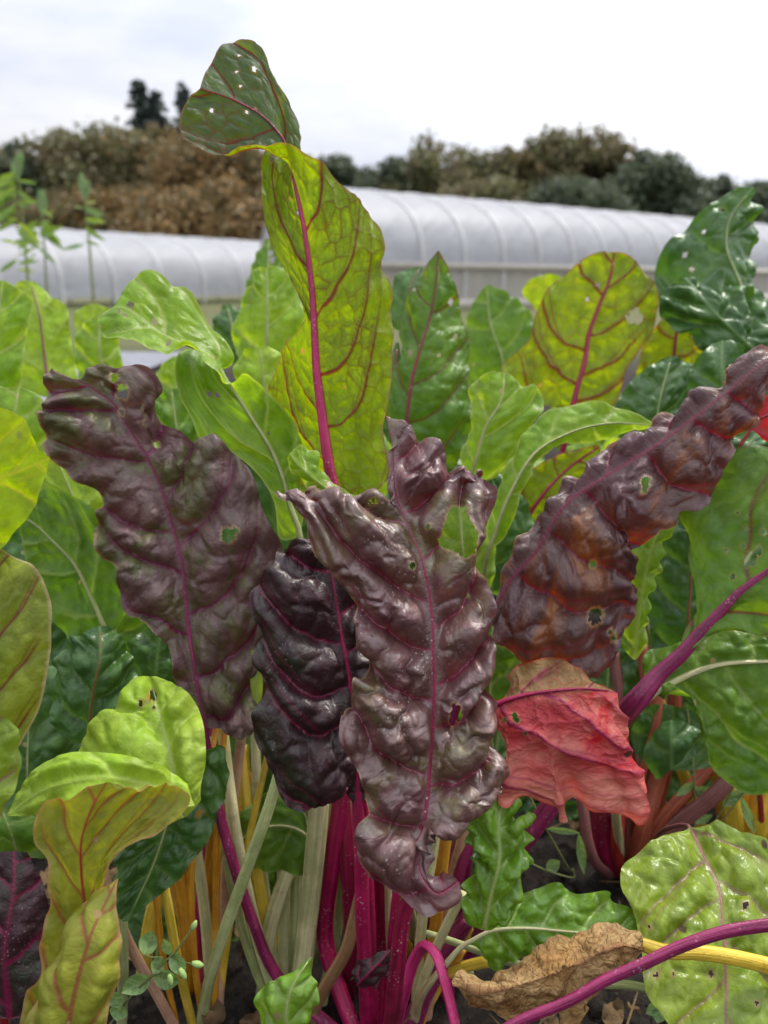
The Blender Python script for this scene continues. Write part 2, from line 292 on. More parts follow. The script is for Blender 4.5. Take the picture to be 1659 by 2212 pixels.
def blade(L, Mr, R, up, res, seed, bulge=(0, 0), lat=4.0, latk=(0.35, 0.5), amp=(3.0, 1.0), cell=1.4, ruf=(2.0, 3.0), holes=(), vw=1.0, nibble=0.0, crumple=0.0, fold=0.0, fine=0.5, flip_by=None, Lm=None, Rm=None, Lpin=None, Rpin=None, taper=0.07):
    """A leaf blade lofted over its left margin, midrib and right margin (3D points, base to tip).
    lat: spacing of side veins (cm); amp: swelling between side veins and inside the net (mm); ruf: margin waves (mm, cm)"""
    S0 = np.linspace(0, 1, 200)
    len_m = arclen(spline(Mr, S0))[-1]; len_l = arclen(spline(L, S0))[-1]; len_r = arclen(spline(R, S0))[-1]
    nu = int(np.clip(max(len_m, 0.8*len_l, 0.8*len_r)/res, 14, 420)); S = np.linspace(0, 1, nu)
    PM, PL, PR = spline(Mr, S), spline(L, S, pinned(L, Lpin) if Lpin else None), spline(R, S, pinned(R, Rpin) if Rpin else None)
    tp = np.clip(S/taper, 0.02, 1)[:, None]**0.6; PL = PM+(PL-PM)*tp; PR = PM+(PR-PM)*tp
    wl = np.linalg.norm(PL-PM, axis=1).max(); wr = np.linalg.norm(PR-PM, axis=1).max()
    nl = int(np.clip(wl/res, 5, 220)); nr = int(np.clip(wr/res, 5, 220))
    T = np.gradient(PM, axis=0); N = np.cross(PR-PL, T); N /= np.maximum(np.linalg.norm(N, axis=1), 1e-9)[:, None]
    al = np.linspace(1, 0, nl+1)[:-1]; ar = np.linspace(0, 1, nr+1)
    def half(E, a, bz, mid):
        w = np.linalg.norm(E-PM, axis=1)
        if mid is not None:
            Q = spline(mid, S); x = a[None, :, None]
            P = PM[:, None]*(1-x)*(1-2*x) + Q[:, None]*4*x*(1-x) + E[:, None]*x*(2*x-1)
        else: P = PM[:, None]+(E-PM)[:, None]*a[None, :, None]
        return P + N[:, None]*(4*a*(1-a))[None, :, None]*(bz*w)[:, None, None]
    X = np.concatenate([half(PL, al, bulge[0], Lm), half(PR, ar, bulge[1], Rm)], axis=1)
    a = np.r_[-al, ar][None, :]*np.ones((nu, 1)); nv = X.shape[1]; jm = nl
    dX = np.linalg.norm(np.diff(X, axis=1), axis=2); cum = np.concatenate([np.zeros((nu, 1)), np.cumsum(dX, axis=1)], axis=1); p = cum - cum[:, jm:jm+1]
    q = arclen(PM)[:, None]*np.ones((1, nv)); ap = np.abs(p)
    Wm = np.maximum(np.where(p < 0, wl, wr), 1e-4)
    gu = np.gradient(X, axis=0); gv = np.gradient(X, axis=1); NN = np.cross(gv, gu); NN /= np.maximum(np.linalg.norm(NN, axis=2), 1e-12)[..., None]
    NN[0] = NN[min(2, nu-1)]; NN[-1] = NN[-3]
    # which way is the upper face?  up = +1: towards the camera over the lower half of the blade
    if flip_by is None:
        tocam = np.array((0, 0, CAM_H)) - X; k = nu//2
        sgn = np.sign((NN*tocam).sum(2)[2:k].mean())*up
    else: sgn = flip_by
    NN = NN*(sgn if sgn != 0 else 1)
    lc = lat/100.0; rng = np.random.default_rng(int(seed*1000))
    wob = 0.010*fbm(p*28+seed, q*28, seed)
    x_ = ap/np.maximum(Wm, 0.01); ext = latk[0]*Wm.max() + latk[1]*Wm.max()
    n0 = -int(ext/lc)-2; n1 = int(len_m/lc)+2
    lo = np.full(p.shape, -9.0); hi = np.full(p.shape, 9.0); dl = np.full(p.shape, 9.0); d2 = np.full(p.shape, 9.0); wsc = np.ones(p.shape)
    for sd_ in (-1, 1):
        on = (p < 0) if sd_ < 0 else (p >= 0)
        for i in range(n0, n1):
            q0 = (i + (0.5 if sd_ < 0 else 0.0) + rng.uniform(-.24, .24))*lc; kk = latk[0]*rng.uniform(.8, 1.2); cc = latk[1]*rng.uniform(.7, 1.3); wk = rng.uniform(.65, 1.1)
            cv = q0 + kk*ap + cc*x_**2*ap + wob; sl = np.sqrt(1+(kk+3*cc*x_**2)**2); dd = np.abs(q-cv)/sl
            u_ = on & (dd < dl); dl = np.where(u_, dd, dl); wsc = np.where(u_, wk, wsc)
            lo = np.where(on & (cv <= q), np.maximum(lo, cv), lo); hi = np.where(on & (cv > q), np.minimum(hi, cv), hi)
            for fk, kb in ((rng.uniform(.25, .45), rng.uniform(.5, .9)), (rng.uniform(.5, .7), -rng.uniform(.35, .6))):   # forks
                t_ = ap - fk*Wm; dd = np.abs(q - cv - kb*np.maximum(t_, 0) + 0.6*kb*x_*np.maximum(t_, 0))/np.sqrt(1+(kk+kb)**2); d2 = np.where(on & (t_ > 0), np.minimum(d2, dd), d2)
    fr = np.clip((q-lo)/np.maximum(hi-lo, 1e-4), 0, 1)
    tip = 1-smoothst(S, 0.9, 1.0)[:, None]
    vwid = vw*wsc*(0.0014*(1-0.8*np.clip(x_, 0, 1)))*(0.5+0.5*tip); aa = res*0.7
    fade = smoothst(1-np.clip(x_, 0, 1), 0.02, 0.35)
    v_lat = (1-smoothst(dl, vwid*0.5, vwid*0.5+aa+0.0003))*fade
    v_lat = np.maximum(v_lat, 0.6*(1-smoothst(d2, vwid*0.25, vwid*0.25+aa+0.0002))*fade)
    mw = vw*0.0026*(1-0.8*S)[:, None]; v_mid = 1-smoothst(ap, mw*0.6, mw*0.6+aa)
    wx = p*100/cell + 0.35*fbm(p*60, q*60, seed+3); wy = q*100/cell + 0.35*fbm(p*60+7, q*60, seed+5)
    e1, f1 = voro(wx+seed*3.3, wy, seed); e2, f2 = voro(wx*2.2+seed, wy*2.2, seed+2)
    net = np.maximum(1-smoothst(e1*cell/100, 0.0001, 0.0003+aa), 0.5*(1-smoothst(e2*cell/220, 0.0001, 0.0002+aa)))*(0.25+0.75*smoothst(fbm(p*30+3, q*30, seed+6), -.3, .4))
    vein = np.maximum(v_lat, v_mid)
    edge = 1-smoothst((1-np.abs(a))*np.maximum(np.where(a < 0, np.linalg.norm(PL-PM, axis=1)[:, None], np.linalg.norm(PR-PM, axis=1)[:, None]), 1e-4), 0.0004, 0.0016+aa)
    # relief
    near = smoothst(ap, 0.0003, 0.0095)
    pil = (1-np.abs(2*fr-1)**2.2)*(0.6+0.4*np.sin(np.pi*np.clip(x_*1.15, 0, 1)))*near*(1-0.45*np.clip(ap/Wm, 0, 1)**2)
    dome = lambda x: 1-(1-np.clip(x, 0, 1))**2
    e3, _ = voro(wx*4.3+seed*2, wy*4.3, seed+4); vary = 0.55+0.9*vnoise(p*45+seed, q*45, seed+12)
    netp = vary*(dome(e1*2.0)*(0.35+0.65*smoothst(d2, 0, 0.006)) + 0.20*dome(e2*2.0) + 0.06*dome(e3*2.0))*near
    widr = np.clip(np.where(p < 0, np.linalg.norm(PL-PM, axis=1)[:, None], np.linalg.norm(PR-PM, axis=1)[:, None])/0.02, 0, 1)
    H = amp[0]/1000*(pil-0.5*near) + amp[1]/1000*(netp-0.5*near) + 0.0012*fbm(p*35, q*35, seed+8)*near
    rw = ruf[1]/100
    H = H + ruf[0]/1000*(np.abs(a)**3)*(np.sin(2*np.pi*q/rw + np.where(p < 0, 1.3, 0)+3.5*vnoise(q/rw*0.6, a*0+seed, seed)) + 0.9*fbm(q*60, a*2+seed, seed+1, 4))
    H = H - fine/1000*np.abs(fbm(p*95+seed, q*95, seed+17, 3))*near
    if fold: H = H + fold/1000*fbm(p*13+seed, q*11, seed+27, 2)*2*smoothst(np.abs(a), 0.02, 0.5)
    if crumple: H = H + crumple/1000*(fbm(p*40+seed, q*40, seed+20, 4)*2 + np.abs(fbm(p*75, q*75+seed, seed+31, 3))*1.6)
    X = X + NN*(H*widr)[..., None]
    keep = np.ones((nu-1, nv-1), bool)
    if holes:
        cx = 0.25*(X[:-1, :-1]+X[1:, :-1]+X[:-1, 1:]+X[1:, 1:]); u, v = project(cx); sm = S[:-1][:, None]*np.ones((1, nv-1))
        nzx = 2.5*fbm(u/9, v/9, seed); nzy = 2.5*fbm(u/9+50, v/9, seed)
        for hl in holes:
            if len(hl) > 5 or isinstance(hl[0], (tuple, list)): keep &= ~in_poly(u+nzx*1.6, v+nzy*1.6, hl)
            else:
                x0, y0, r0 = hl[:3]; lo = hl[3] if len(hl) > 3 else 0; hi = hl[4] if len(hl) > 4 else 1
                jg = 0.25*max(r0, 3.0); keep &= ~((np.hypot(u+nzx*jg-x0, (v+nzy*jg-y0)*0.8) < r0) & (sm >= lo) & (sm <= hi))
    if nibble > 0:
        ee = np.abs(a[:-1, :-1]); qq = q[:-1, :-1]
        keep &= ~((ee > 1-nibble*np.clip(fbm(qq*45, ee*0+seed*5+np.sign(a[:-1, :-1]), seed+40), 0, 1)))
    rim = np.zeros((nu, nv)); gone = ~keep
    for k_ in range(2 if res < 0.0016 else 1):
        for dx in (0, 1):
            for dy in (0, 1): rim[dx:nu-1+dx, dy:nv-1+dy] = np.maximum(rim[dx:nu-1+dx, dy:nv-1+dy], gone*(1.0-0.45*k_)*(1.0 if res < 0.0016 else 0.6))
        g_ = gone.copy(); g_[1:] |= gone[:-1]; g_[:-1] |= gone[1:]; g_[:, 1:] |= gone[:, :-1]; g_[:, :-1] |= gone[:, 1:]; gone = g_
    idx = np.arange(nu*nv).reshape(nu, nv)
    Q = np.stack([idx[:-1, :-1], idx[:-1, 1:], idx[1:, 1:], idx[1:, :-1]], axis=2)
    if sgn < 0: Q = Q[:, :, ::-1]
    Q = Q[keep]
    V = X.reshape(-1, 3); used = np.zeros(len(V), bool); used[Q.ravel()] = True; rem = np.cumsum(used)-1
    at_ = {'vein': vein.ravel()[used], 'net': net.ravel()[used], 'edge': edge.ravel()[used], 'side': a.ravel()[used], 'rim': rim.ravel()[used],
           'pq': np.stack([p, q, np.zeros_like(p)+seed*1.7], axis=2).reshape(-1, 3)[used]}
    return V[used], rem[Q], at_, PM + NN[:, jm]*0, NN[:, jm]

def tube(path, rad, nrm=None, seg=12, flat=0.8, ridge=0.06, groove=0.0, res=0.006, cap=True):
    """tapered stalk: path (n,3) and radii, resampled; nrm is the side carrying the groove"""
    path = np.asarray(path, float); c = arclen(path); n = int(np.clip(c[-1]/res, 6, 160)); S = np.linspace(0, 1, n)
    P = spline(path, S, c/c[-1]); r = np.interp(S, c/c[-1], rad)
    T = np.gradient(P, axis=0); T /= np.linalg.norm(T, axis=1)[:, None]
    f = np.array(nrm if nrm is not None else (0.0, -1.0, 0.3)); fr = []
    for k in range(n):
        f = f - T[k]*f.dot(T[k]); f = f/max(np.linalg.norm(f), 1e-9); fr.append(f)
    A = np.array(fr); B = np.cross(T, A)
    th = np.linspace(0, 2*np.pi, seg, endpoint=False)
    rr = 1+ridge*np.cos(5*th)+0.5*ridge*np.cos(9*th+1) - groove*np.exp(-(np.minimum(th, 2*np.pi-th)/0.55)**2)
    V = P[:, None] + r[:, None, None]*(A[:, None]*(np.cos(th)*rr*flat)[None, :, None] + B[:, None]*(np.sin(th)*rr)[None, :, None])
    idx = np.arange(n*seg).reshape(n, seg); j = np.roll(idx, -1, axis=1)
    Q = np.stack([idx[:-1], j[:-1], j[1:], idx[1:]], axis=2).reshape(-1, 4)
    V = V.reshape(-1, 3)
    pq = np.stack([(r[:, None]*np.cos(th)), (r[:, None]*np.sin(th)), (c[-1]*S)[:, None]+0*th], axis=2).reshape(-1, 3)
    if cap:
        for e, k in ((0, 0), (n-1, 1)):
            V = np.r_[V, P[e:e+1]]; pq = np.r_[pq, pq[e*seg:e*seg+1]*0+np.array((0, 0, c[-1]*S[e]))]
            ci = len(V)-1; i0 = idx[e]; i1 = np.roll(i0, -1); h = seg//2
            Q = np.r_[Q, np.stack([np.full(h, ci), i0[0::2], i1[0::2], np.roll(i0, -2)[0::2]] if k else [np.full(h, ci), np.roll(i0, -2)[0::2], i1[0::2], i0[0::2]], axis=1)]
    return V, Q, {'pq': pq}

def pts(rail, d, ref=None, off=0.0):
    """(u, v[, cm nearer/farther]) -> 3D points; margins given without depth take the midrib's, plus off cm in mid length"""
    n = len(rail); uv = np.array([r[:2] for r in rail], float); c = np.r_[0, np.cumsum(np.hypot(*np.diff(uv, axis=0).T))]; s = c/c[-1]
    out = []
    for k, r in enumerate(rail):
        z = r[2] if len(r) > 2 else (np.interp(s[k], *ref) + off*math.sin(math.pi*min(max(s[k], 0.0), 1.0)) if ref is not None else 0.0)
        out.append(at(r[0], r[1], d+z/100))
    zs = [(r[2] if len(r) > 2 else 0.0) for r in rail]
    return np.array(out), (s, zs)
SEED = [0]
def join(parts):
    V = []; Q = []; A = {}; o = 0
    for v, q, a in parts:
        V.append(v); Q.append(q+o); o += len(v)
        for k in a: A.setdefault(k, []).append(a[k])
    return np.concatenate(V), np.concatenate(Q), {k: np.concatenate(x) for k, x in A.items()}
def leaf(plant, d, L, Mm, R, mat, smat, up=1, Ld=0, Rd=0, stalk=(), w=(12, 2), res=None, label=None, extra=(), ribup=0.55, rib=(0.0, 0.93), **kw):
    SEED[0] += 1; seed = SEED[0]*1.618 % 17
    res = res or 0.0013*d/0.5
    def one(d, L, Mm, R, Ld, Rd, up, kw):
        m3, ref = pts(Mm, d); l3, _ = pts(L, d, ref, Ld); r3, _ = pts(R, d, ref, Rd)
        kw = dict(kw)
        for k in ('Lm', 'Rm'):
            if k in kw: kw[k] = pts(kw[k], d, ref)[0]
        return blade(l3, m3, r3, up, res, seed, **kw)
    if not kw.pop('calm', False) and mat in ('green', 'pale', 'deep', 'deepred', 'lime', 'gloss', 'yred', 'olive'):
        am = kw.get('amp', (3, 1)); rf = kw.get('ruf', (2, 3)); kw['amp'] = (am[0]*1.35, am[1]*1.5); kw['ruf'] = (rf[0]*1.5, rf[1]*.85)
    V, Q, A, PM, NM = one(d, L, Mm, R, Ld, Rd, up, kw)
    parts = [(V, Q, A)]
    for e in extra:
        k2 = {**kw, **e.get('kw', {})}; k2.pop('holes', None); k2.update(e.get('kw', {}))
        x = one(e.get('d', d), e['L'], e['M'], e['R'], e.get('Ld', 0), e.get('Rd', 0), e.get('up', up), k2); parts.append(x[:3])
    V, Q, A = join(parts)
    o = bpy.data.objects.new('leaf', mesh_np('leaf', V, Q, LM[mat], A)); adopt(o, plant)
    if label: o['label'] = label
    # stalk: midrib below the blade, then down the petiole
    if smat:
        n = len(PM); k = np.unique(np.linspace(int(n*rib[1]), int(n*rib[0]), 26).astype(int))[::-1]
        f = 1-k/n; rad = (w[1] + (w[0]-w[1])*f**1.3)/2*d/F
        path = [PM[i] - NM[i]*r*ribup for i, r in zip(k, rad)]
        rad = list(rad)
        for sp in stalk:
            if sp[2] == 'G': P_ = on_ground(sp[0], sp[1], -0.01)
            else: P_ = at(sp[0], sp[1], d+sp[2]/100)
            path.append(P_); rad.append((sp[3] if len(sp) > 3 else w[0]*1.15)/2*d/F)
        v, q, a = tube(path, rad, NM[0], groove=0.16)
        s_ = bpy.data.objects.new('stalk', mesh_np('stalk', v, q, SM[smat], a)); adopt(s_, o)
    return o
def stem(plant, smat, d, path, w, flat=0.75, label=None, ext=0.13):
    """a stalk whose blade is hidden: path of (u, v, cm) ending on the ground"""
    P = []; r = []
    for k, sp in enumerate(path):
        P.append(on_ground(sp[0], sp[1], -0.01) if sp[2] == 'G' else at(sp[0], sp[1], d+sp[2]/100))
        wk = w if not isinstance(w, tuple) else w[0]+(w[1]-w[0])*k/(len(path)-1)
        r.append(wk/2*d/F)
    if ext and path[-1][2] == 'G':
        dr = P[0]-P[1]; dr = dr/np.linalg.norm(dr); P.insert(0, P[0]+dr*ext+np.array((0, ext*0.3, 0))); r.insert(0, r[0]*0.8)
    v, q, a = tube(P, r, groove=0.2, flat=flat)
    o = bpy.data.objects.new('stalk', mesh_np('stalk', v, q, SM[smat], a)); adopt(o, plant)
    if label: o['label'] = label
    return o
# ------------------------------------------------------------------ ground
def ground_sheet():
    xs = np.unique(np.r_[np.linspace(-600, -4, 30), np.linspace(-4, 4, 260), np.linspace(4, 600, 30)])
    ys = np.unique(np.r_[np.linspace(-60, 0.1, 8), np.linspace(0.1, 4, 170), np.linspace(4, 40, 40), np.linspace(40, 900, 30)])
    X, Y = np.meshgrid(xs, ys, indexing='ij'); near = np.exp(-np.maximum(np.hypot(X, Y-1)-3, 0)/2)
    Z = near*(0.012*fbm(X*14, Y*14, 1.0, 4) + 0.02*fbm(X*3, Y*3, 2.0, 2)) - 0.006
    idx = np.arange(X.size).reshape(X.shape)
    Q = np.stack([idx[:-1, :-1], idx[1:, :-1], idx[1:, 1:], idx[:-1, 1:]], axis=2).reshape(-1, 4)
    m, t = M_('soil and field'); b = NB(t); pos = b.n('ShaderNodeTexCoord').outputs['Object']
    n1 = b.noise(pos, 60, 6, 0.65); n2 = b.noise(pos, 260, 4, 0.6); n3 = b.noise(pos, 0.35, 4, 0.6)
    soil = b.mix(b.ramp(n1, 0.3, 0.7), (0.008, 0.007, 0.006), (0.028, 0.022, 0.018))
    soil = b.mix(b.ramp(n2, 0.62, 0.72), soil, (0.06, 0.05, 0.04))
    field = b.mix(b.ramp(n3, 0.35, 0.65), (0.10, 0.09, 0.045), (0.07, 0.09, 0.03))
    y = b.n('ShaderNodeSeparateXYZ', {0: pos}).outputs[1]
    col = b.mix(b.ramp(y, 5.0, 9.0), soil, field)
    bm = b.n('ShaderNodeBump', {'Height': n1, 'Strength': 0.8, 'Distance': 0.01})
    pr = b.n('ShaderNodeBsdfPrincipled', {'Base Color': col, 'Roughness': 0.95, 'Specular IOR Level': 0.15, 'Normal': bm.outputs[0]})
    o = b.n('ShaderNodeOutputMaterial'); t.links.new(pr.outputs[0], o.inputs[0])
    ob = link(bpy.data.objects.new('ground', mesh_np('ground', np.stack([X, Y, Z], 2).reshape(-1, 3), Q, m))); ob['kind'] = 'structure'
ground_sheet()
def clods():
    rng = np.random.default_rng(4); V = []; Q = []; o = 0
    base = np.array([(-1,-1,-1),(1,-1,-1),(1,1,-1),(-1,1,-1),(-1,-1,1),(1,-1,1),(1,1,1),(-1,1,1)], float)*0.58
    base = np.r_[base, np.array([(0,0,1.05),(0,0,-1.05),(0,1.05,0),(0,-1.05,0),(1.05,0,0),(-1.05,0,0)])]
    fc = []
    for quad, c in (((4,5,6,7),8),((3,2,1,0),9),((2,3,7,6),10),((0,1,5,4),11),((1,2,6,5),12),((3,0,4,7),13)):
        for k in range(4): fc.append((quad[k], quad[(k+1) % 4], c))
    fc = np.array(fc)
    for k in range(3600):
        x = rng.uniform(-1.1, 1.3); y = rng.uniform(0.42, 1.9); r = 0.002+0.010*rng.random()**4
        A = np.linalg.qr(rng.normal(size=(3, 3)))[0]
        v = (base*(1+0.35*rng.normal(size=(14, 1)))*np.array((1, 0.8, 0.7))*r) @ A + np.array((x, y, r*0.3))
        V.append(v); Q.append(fc+o); o += 14
    m = plain_mat('soil clods', (0.010, 0.008, 0.007), (0.045, 0.035, 0.028), 90, 0.95, 0.6)
    ob = link(bpy.data.objects.new('soil_crumbs', mesh_np('soil_crumbs', np.concatenate(V), np.concatenate(Q), m, smooth=False)))
    ob['kind'] = 'stuff'; ob['label'] = 'dark crumbs of soil lying between the stalks'; ob['category'] = 'soil'
clods()
# path with woven landscape fabric at the left of the bed
def fabric_path():
    xs = np.linspace(-2.6, -1.7, 16); ys = np.linspace(2.2, 7, 40); X, Y = np.meshgrid(xs, ys, indexing='ij')
    Z = 0.03+0.012*fbm(X*2, Y*2, 5.0)
    idx = np.arange(X.size).reshape(X.shape); Q = np.stack([idx[:-1, :-1], idx[1:, :-1], idx[1:, 1:], idx[:-1, 1:]], axis=2).reshape(-1, 4)
    m = plain_mat('grey path fabric', (0.12, 0.125, 0.15), (0.18, 0.185, 0.21), 12, 0.6, 0.3)
    ob = link(bpy.data.objects.new('path', mesh_np('path', np.stack([X, Y, Z], 2).reshape(-1, 3), Q, m))); ob['kind'] = 'structure'
fabric_path()

# ------------------------------------------------------------------ polytunnels
def film_mat(name, col, tr):
    m, t = M_(name); b = NB(t); pos = b.n('ShaderNodeTexCoord').outputs['Object']
    n1 = b.noise(pos, 0.8, 5, 0.6, 0.5)
    c = b.mix(b.ramp(n1, 0.3, 0.7), col, tuple(x*0.86 for x in col)); c = b.mix(b.math('MULTIPLY', b.ramp(b.noise(pos, 6, 5, 0.7), 0.55, 0.75), 0.3), c, (0.36, 0.34, 0.30))
    bm = b.n('ShaderNodeBump', {'Height': b.noise(pos, 2.5, 4, 0.6), 'Strength': 0.5, 'Distance': 0.08})
    pr = b.n('ShaderNodeBsdfPrincipled', {'Base Color': c, 'Roughness': 0.48, 'Specular IOR Level': 0.35, 'Normal': bm.outputs[0]})
    tl = b.n('ShaderNodeBsdfTranslucent', {'Color': c}); mx = b.n('ShaderNodeMixShader', {0: tr, 1: pr.outputs[0], 2: tl.outputs[0]})
    tp = b.n('ShaderNodeBsdfTransparent', {'Color': (0.95, 0.96, 0.98, 1)}); m2 = b.n('ShaderNodeMixShader', {0: 0.18, 1: mx.outputs[0], 2: tp.outputs[0]})
    o = b.n('ShaderNodeOutputMaterial'); t.links.new(m2.outputs[0], o.inputs[0])
    return m
FILM = film_mat('polythene film', (0.52, 0.53, 0.57), 0.46); NETM = film_mat('side netting', (0.46, 0.43, 0.39), 0.35)
PIPE = plain_mat('galvanised hoop', (0.42, 0.42, 0.43), (0.50, 0.50, 0.51), 3, 0.45, 0.1)
WOODM = plain_mat('weathered board', (0.42, 0.39, 0.35), (0.48, 0.45, 0.40), 4, 0.8, 0.3)
def tunnel(name, label, base, ax, length, width, side_h, top_h, bay, all_film=False):
    ax = np.array((ax[0], ax[1], 0.0)); ax /= np.linalg.norm(ax); nn = np.array((-ax[1], ax[0], 0.0)); base = np.array((base[0], base[1], 0.0))
    t = thing(name, tuple(base), label, 'polytunnel')
    def prof(th): # th from 0 (near eave) to pi (far eave)
        return nn[None]*(-np.cos(th)*width/2)[:, None] + np.array((0, 0, 1.0))[None]*(side_h+(top_h-side_h)*np.sin(th)**0.8)[:, None]
    th = np.linspace(0, math.pi, 37); pr = prof(th); nb = int(round(length/bay)); ku = np.linspace(0, 1, 9)
    for k in range(nb):
        V = (base + pr)[None] + ax*((k+ku)*bay)[:, None, None]
        # film sags between the hoops
        out = pr - np.array((0, 0, side_h*0.7)); out = out/np.linalg.norm(out, axis=1)[:, None]
        V = V + out[None]*(0.035*np.sin(np.pi*ku)*0.9)[:, None, None]*np.sin(th)[None, :, None]**0.5
        idx = np.arange(9*37).reshape(9, 37); Q = np.stack([idx[:-1, :-1], idx[1:, :-1], idx[1:, 1:], idx[:-1, 1:]], axis=2).reshape(-1, 4)
        adopt(bpy.data.objects.new('film_panel', mesh_np('film_panel', V.reshape(-1, 3), Q, FILM)), t)
    for k in range(nb+1):
        P = base + pr + ax*(k*bay); P = np.r_[[P[0]*[1, 1, 0]], P, [P[-1]*[1, 1, 0]]]
        v, q, a = tube(P + np.array((0, 0, 0.0)), np.full(len(P), 0.045), (ax[0], ax[1], 0), 8, 1.0, 0, 0, 0.12)
        adopt(bpy.data.objects.new('hoop', mesh_np('hoop', v, q, PIPE)), t)
    for s, nm in ((-1, 'side_curtain'), (1, 'side_curtain')):
        u = np.linspace(0, length, nb*8+1); z = np.linspace(0.22, side_h, 6)
        U, Z = np.meshgrid(u, z, indexing='ij'); wv = 0.03*np.sin(U*9)+0.02*np.sin(U*23)
        V = base + ax*U[..., None] + nn*(s*(width/2)+wv[..., None]*s*0.6) + np.array((0, 0, 1.0))*Z[..., None]
        idx = np.arange(U.size).reshape(U.shape); Q = np.stack([idx[:-1, :-1], idx[1:, :-1], idx[1:, 1:], idx[:-1, 1:]], axis=2).reshape(-1, 4)
        adopt(bpy.data.objects.new(nm, mesh_np(nm, V.reshape(-1, 3), Q, FILM if all_film else NETM)), t)
        if all_film: continue
        for z0, z1, nm2 in ((0.0, 0.24, 'base_board'), (side_h-0.08, side_h+0.06, 'eave_board')):
            c0 = base + nn*s*(width/2+0.07); V = []
            for e in (0, 1):
                for dn in (-0.02, 0.02):
                    for z in (z0, z1): V.append(c0 + ax*length*e + nn*dn + np.array((0, 0, z)))
            V = np.array(V); Q = np.array([(0,1,3,2),(4,6,7,5),(0,4,5,1),(2,3,7,6),(1,5,7,3),(0,2,6,4)])
            adopt(bpy.data.objects.new(nm2, mesh_np(nm2, V, Q, WOODM, smooth=False)), t)
    for e in (0, 1):                                    # end walls
        P = base + pr + ax*(length*e); P = np.r_[[P[0]*[1, 1, 0]], P, [P[-1]*[1, 1, 0]]]; cen = base+ax*length*e+np.array((0, 0, side_h))
        V = np.r_[P, [cen]]; n = len(P); Q = np.array([(k, k+1, n) for k in range(n-1)]+[(n-1, 0, n)])
        adopt(bpy.data.objects.new('end_wall', mesh_np('end_wall', V, Q, FILM, smooth=False)), t)
        for xo in (-0.6, 0.6):
            v, q, a = tube([cen+nn*xo*[1, 1, 0]-np.array((0, 0, side_h)), cen+nn*xo+np.array((0, 0, (top_h-side_h)*0.85))], [0.05, 0.05], None, 8, 1, 0, 0, 0.5)
            adopt(bpy.data.objects.new('door_post', mesh_np('door_post', v, q, WOODM)), t)
    return t
tunnel('polytunnel', 'large white plastic polytunnel at right behind the tall chard leaf', (-1.7, 19.4), (0.79, 0.61), 27.3, 5.0, 1.0, 2.74, 1.3)
tunnel('polytunnel', 'low white plastic tunnel at left below the brown autumn trees', (-14.5, 15.0), (0.55, 0.80), 22.4, 4.4, 0.55, 2.02, 1.6, True)

# ------------------------------------------------------------------ trees
def fol_mat(name, A, B, Cc):
    m, t = M_(name); b = NB(t); rnd = b.attr('tone'); pos = b.n('ShaderNodeTexCoord').outputs['Object']
    n = b.noise(pos, 0.35, 3, 0.6)
    col = b.mix(b.ramp(rnd, 0.2, 0.8), A, B); col = b.mix(b.ramp(n, 0.46, 0.62), col, Cc)
    pr = b.n('ShaderNodeBsdfPrincipled', {'Base Color': col, 'Roughness': 0.6, 'Specular IOR Level': 0.3})
    tr = b.n('ShaderNodeBsdfTranslucent', {'Color': col}); mx = b.n('ShaderNodeMixShader', {0: 0.3, 1: pr.outputs[0], 2: tr.outputs[0]})
    o = b.n('ShaderNodeOutputMaterial'); t.links.new(mx.outputs[0], o.inputs[0])
    return m
def haze_lift(*t): return tuple(tuple(min(1, x*1.45+0.012) for x in c) for c in t)  # lightens the foliage colours to imitate distance haze
FOL = {'brown': fol_mat('autumn brown foliage', *haze_lift((0.075, 0.060, 0.024), (0.14, 0.100, 0.038), (0.075, 0.080, 0.030))),
       'amber': fol_mat('autumn amber foliage', *haze_lift((0.10, 0.068, 0.026), (0.19, 0.118, 0.042), (0.09, 0.075, 0.030))),
       'olive': fol_mat('olive foliage', *haze_lift((0.065, 0.070, 0.030), (0.125, 0.120, 0.046), (0.10, 0.080, 0.040))),
       'dark':  fol_mat('dark green foliage', *haze_lift((0.036, 0.052, 0.030), (0.070, 0.090, 0.046), (0.055, 0.068, 0.040))),
       'conif': fol_mat('conifer foliage', *haze_lift((0.030, 0.046, 0.042), (0.055, 0.075, 0.062), (0.042, 0.058, 0.052)))}
BARK = plain_mat('bark', (0.05, 0.04, 0.032), (0.09, 0.075, 0.06), 4, 0.9, 0.5)
def cards(P, size, rng, up=0.3):
    n = len(P); a = rng.normal(size=(n, 3)); a[:, 2] += up; a /= np.linalg.norm(a, axis=1)[:, None]
    b = np.cross(a, rng.normal(size=(n, 3))); b /= np.linalg.norm(b, axis=1)[:, None]; c = np.cross(a, b)
    s = size*(0.6+0.8*rng.random(n))[:, None]
    V = np.stack([P-b*s, P+c*s*0.62, P+b*s, P-c*s*0.62], axis=1).reshape(-1, 3)
    return V, np.arange(4*n).reshape(-1, 4), np.repeat(rng.random(n), 4)
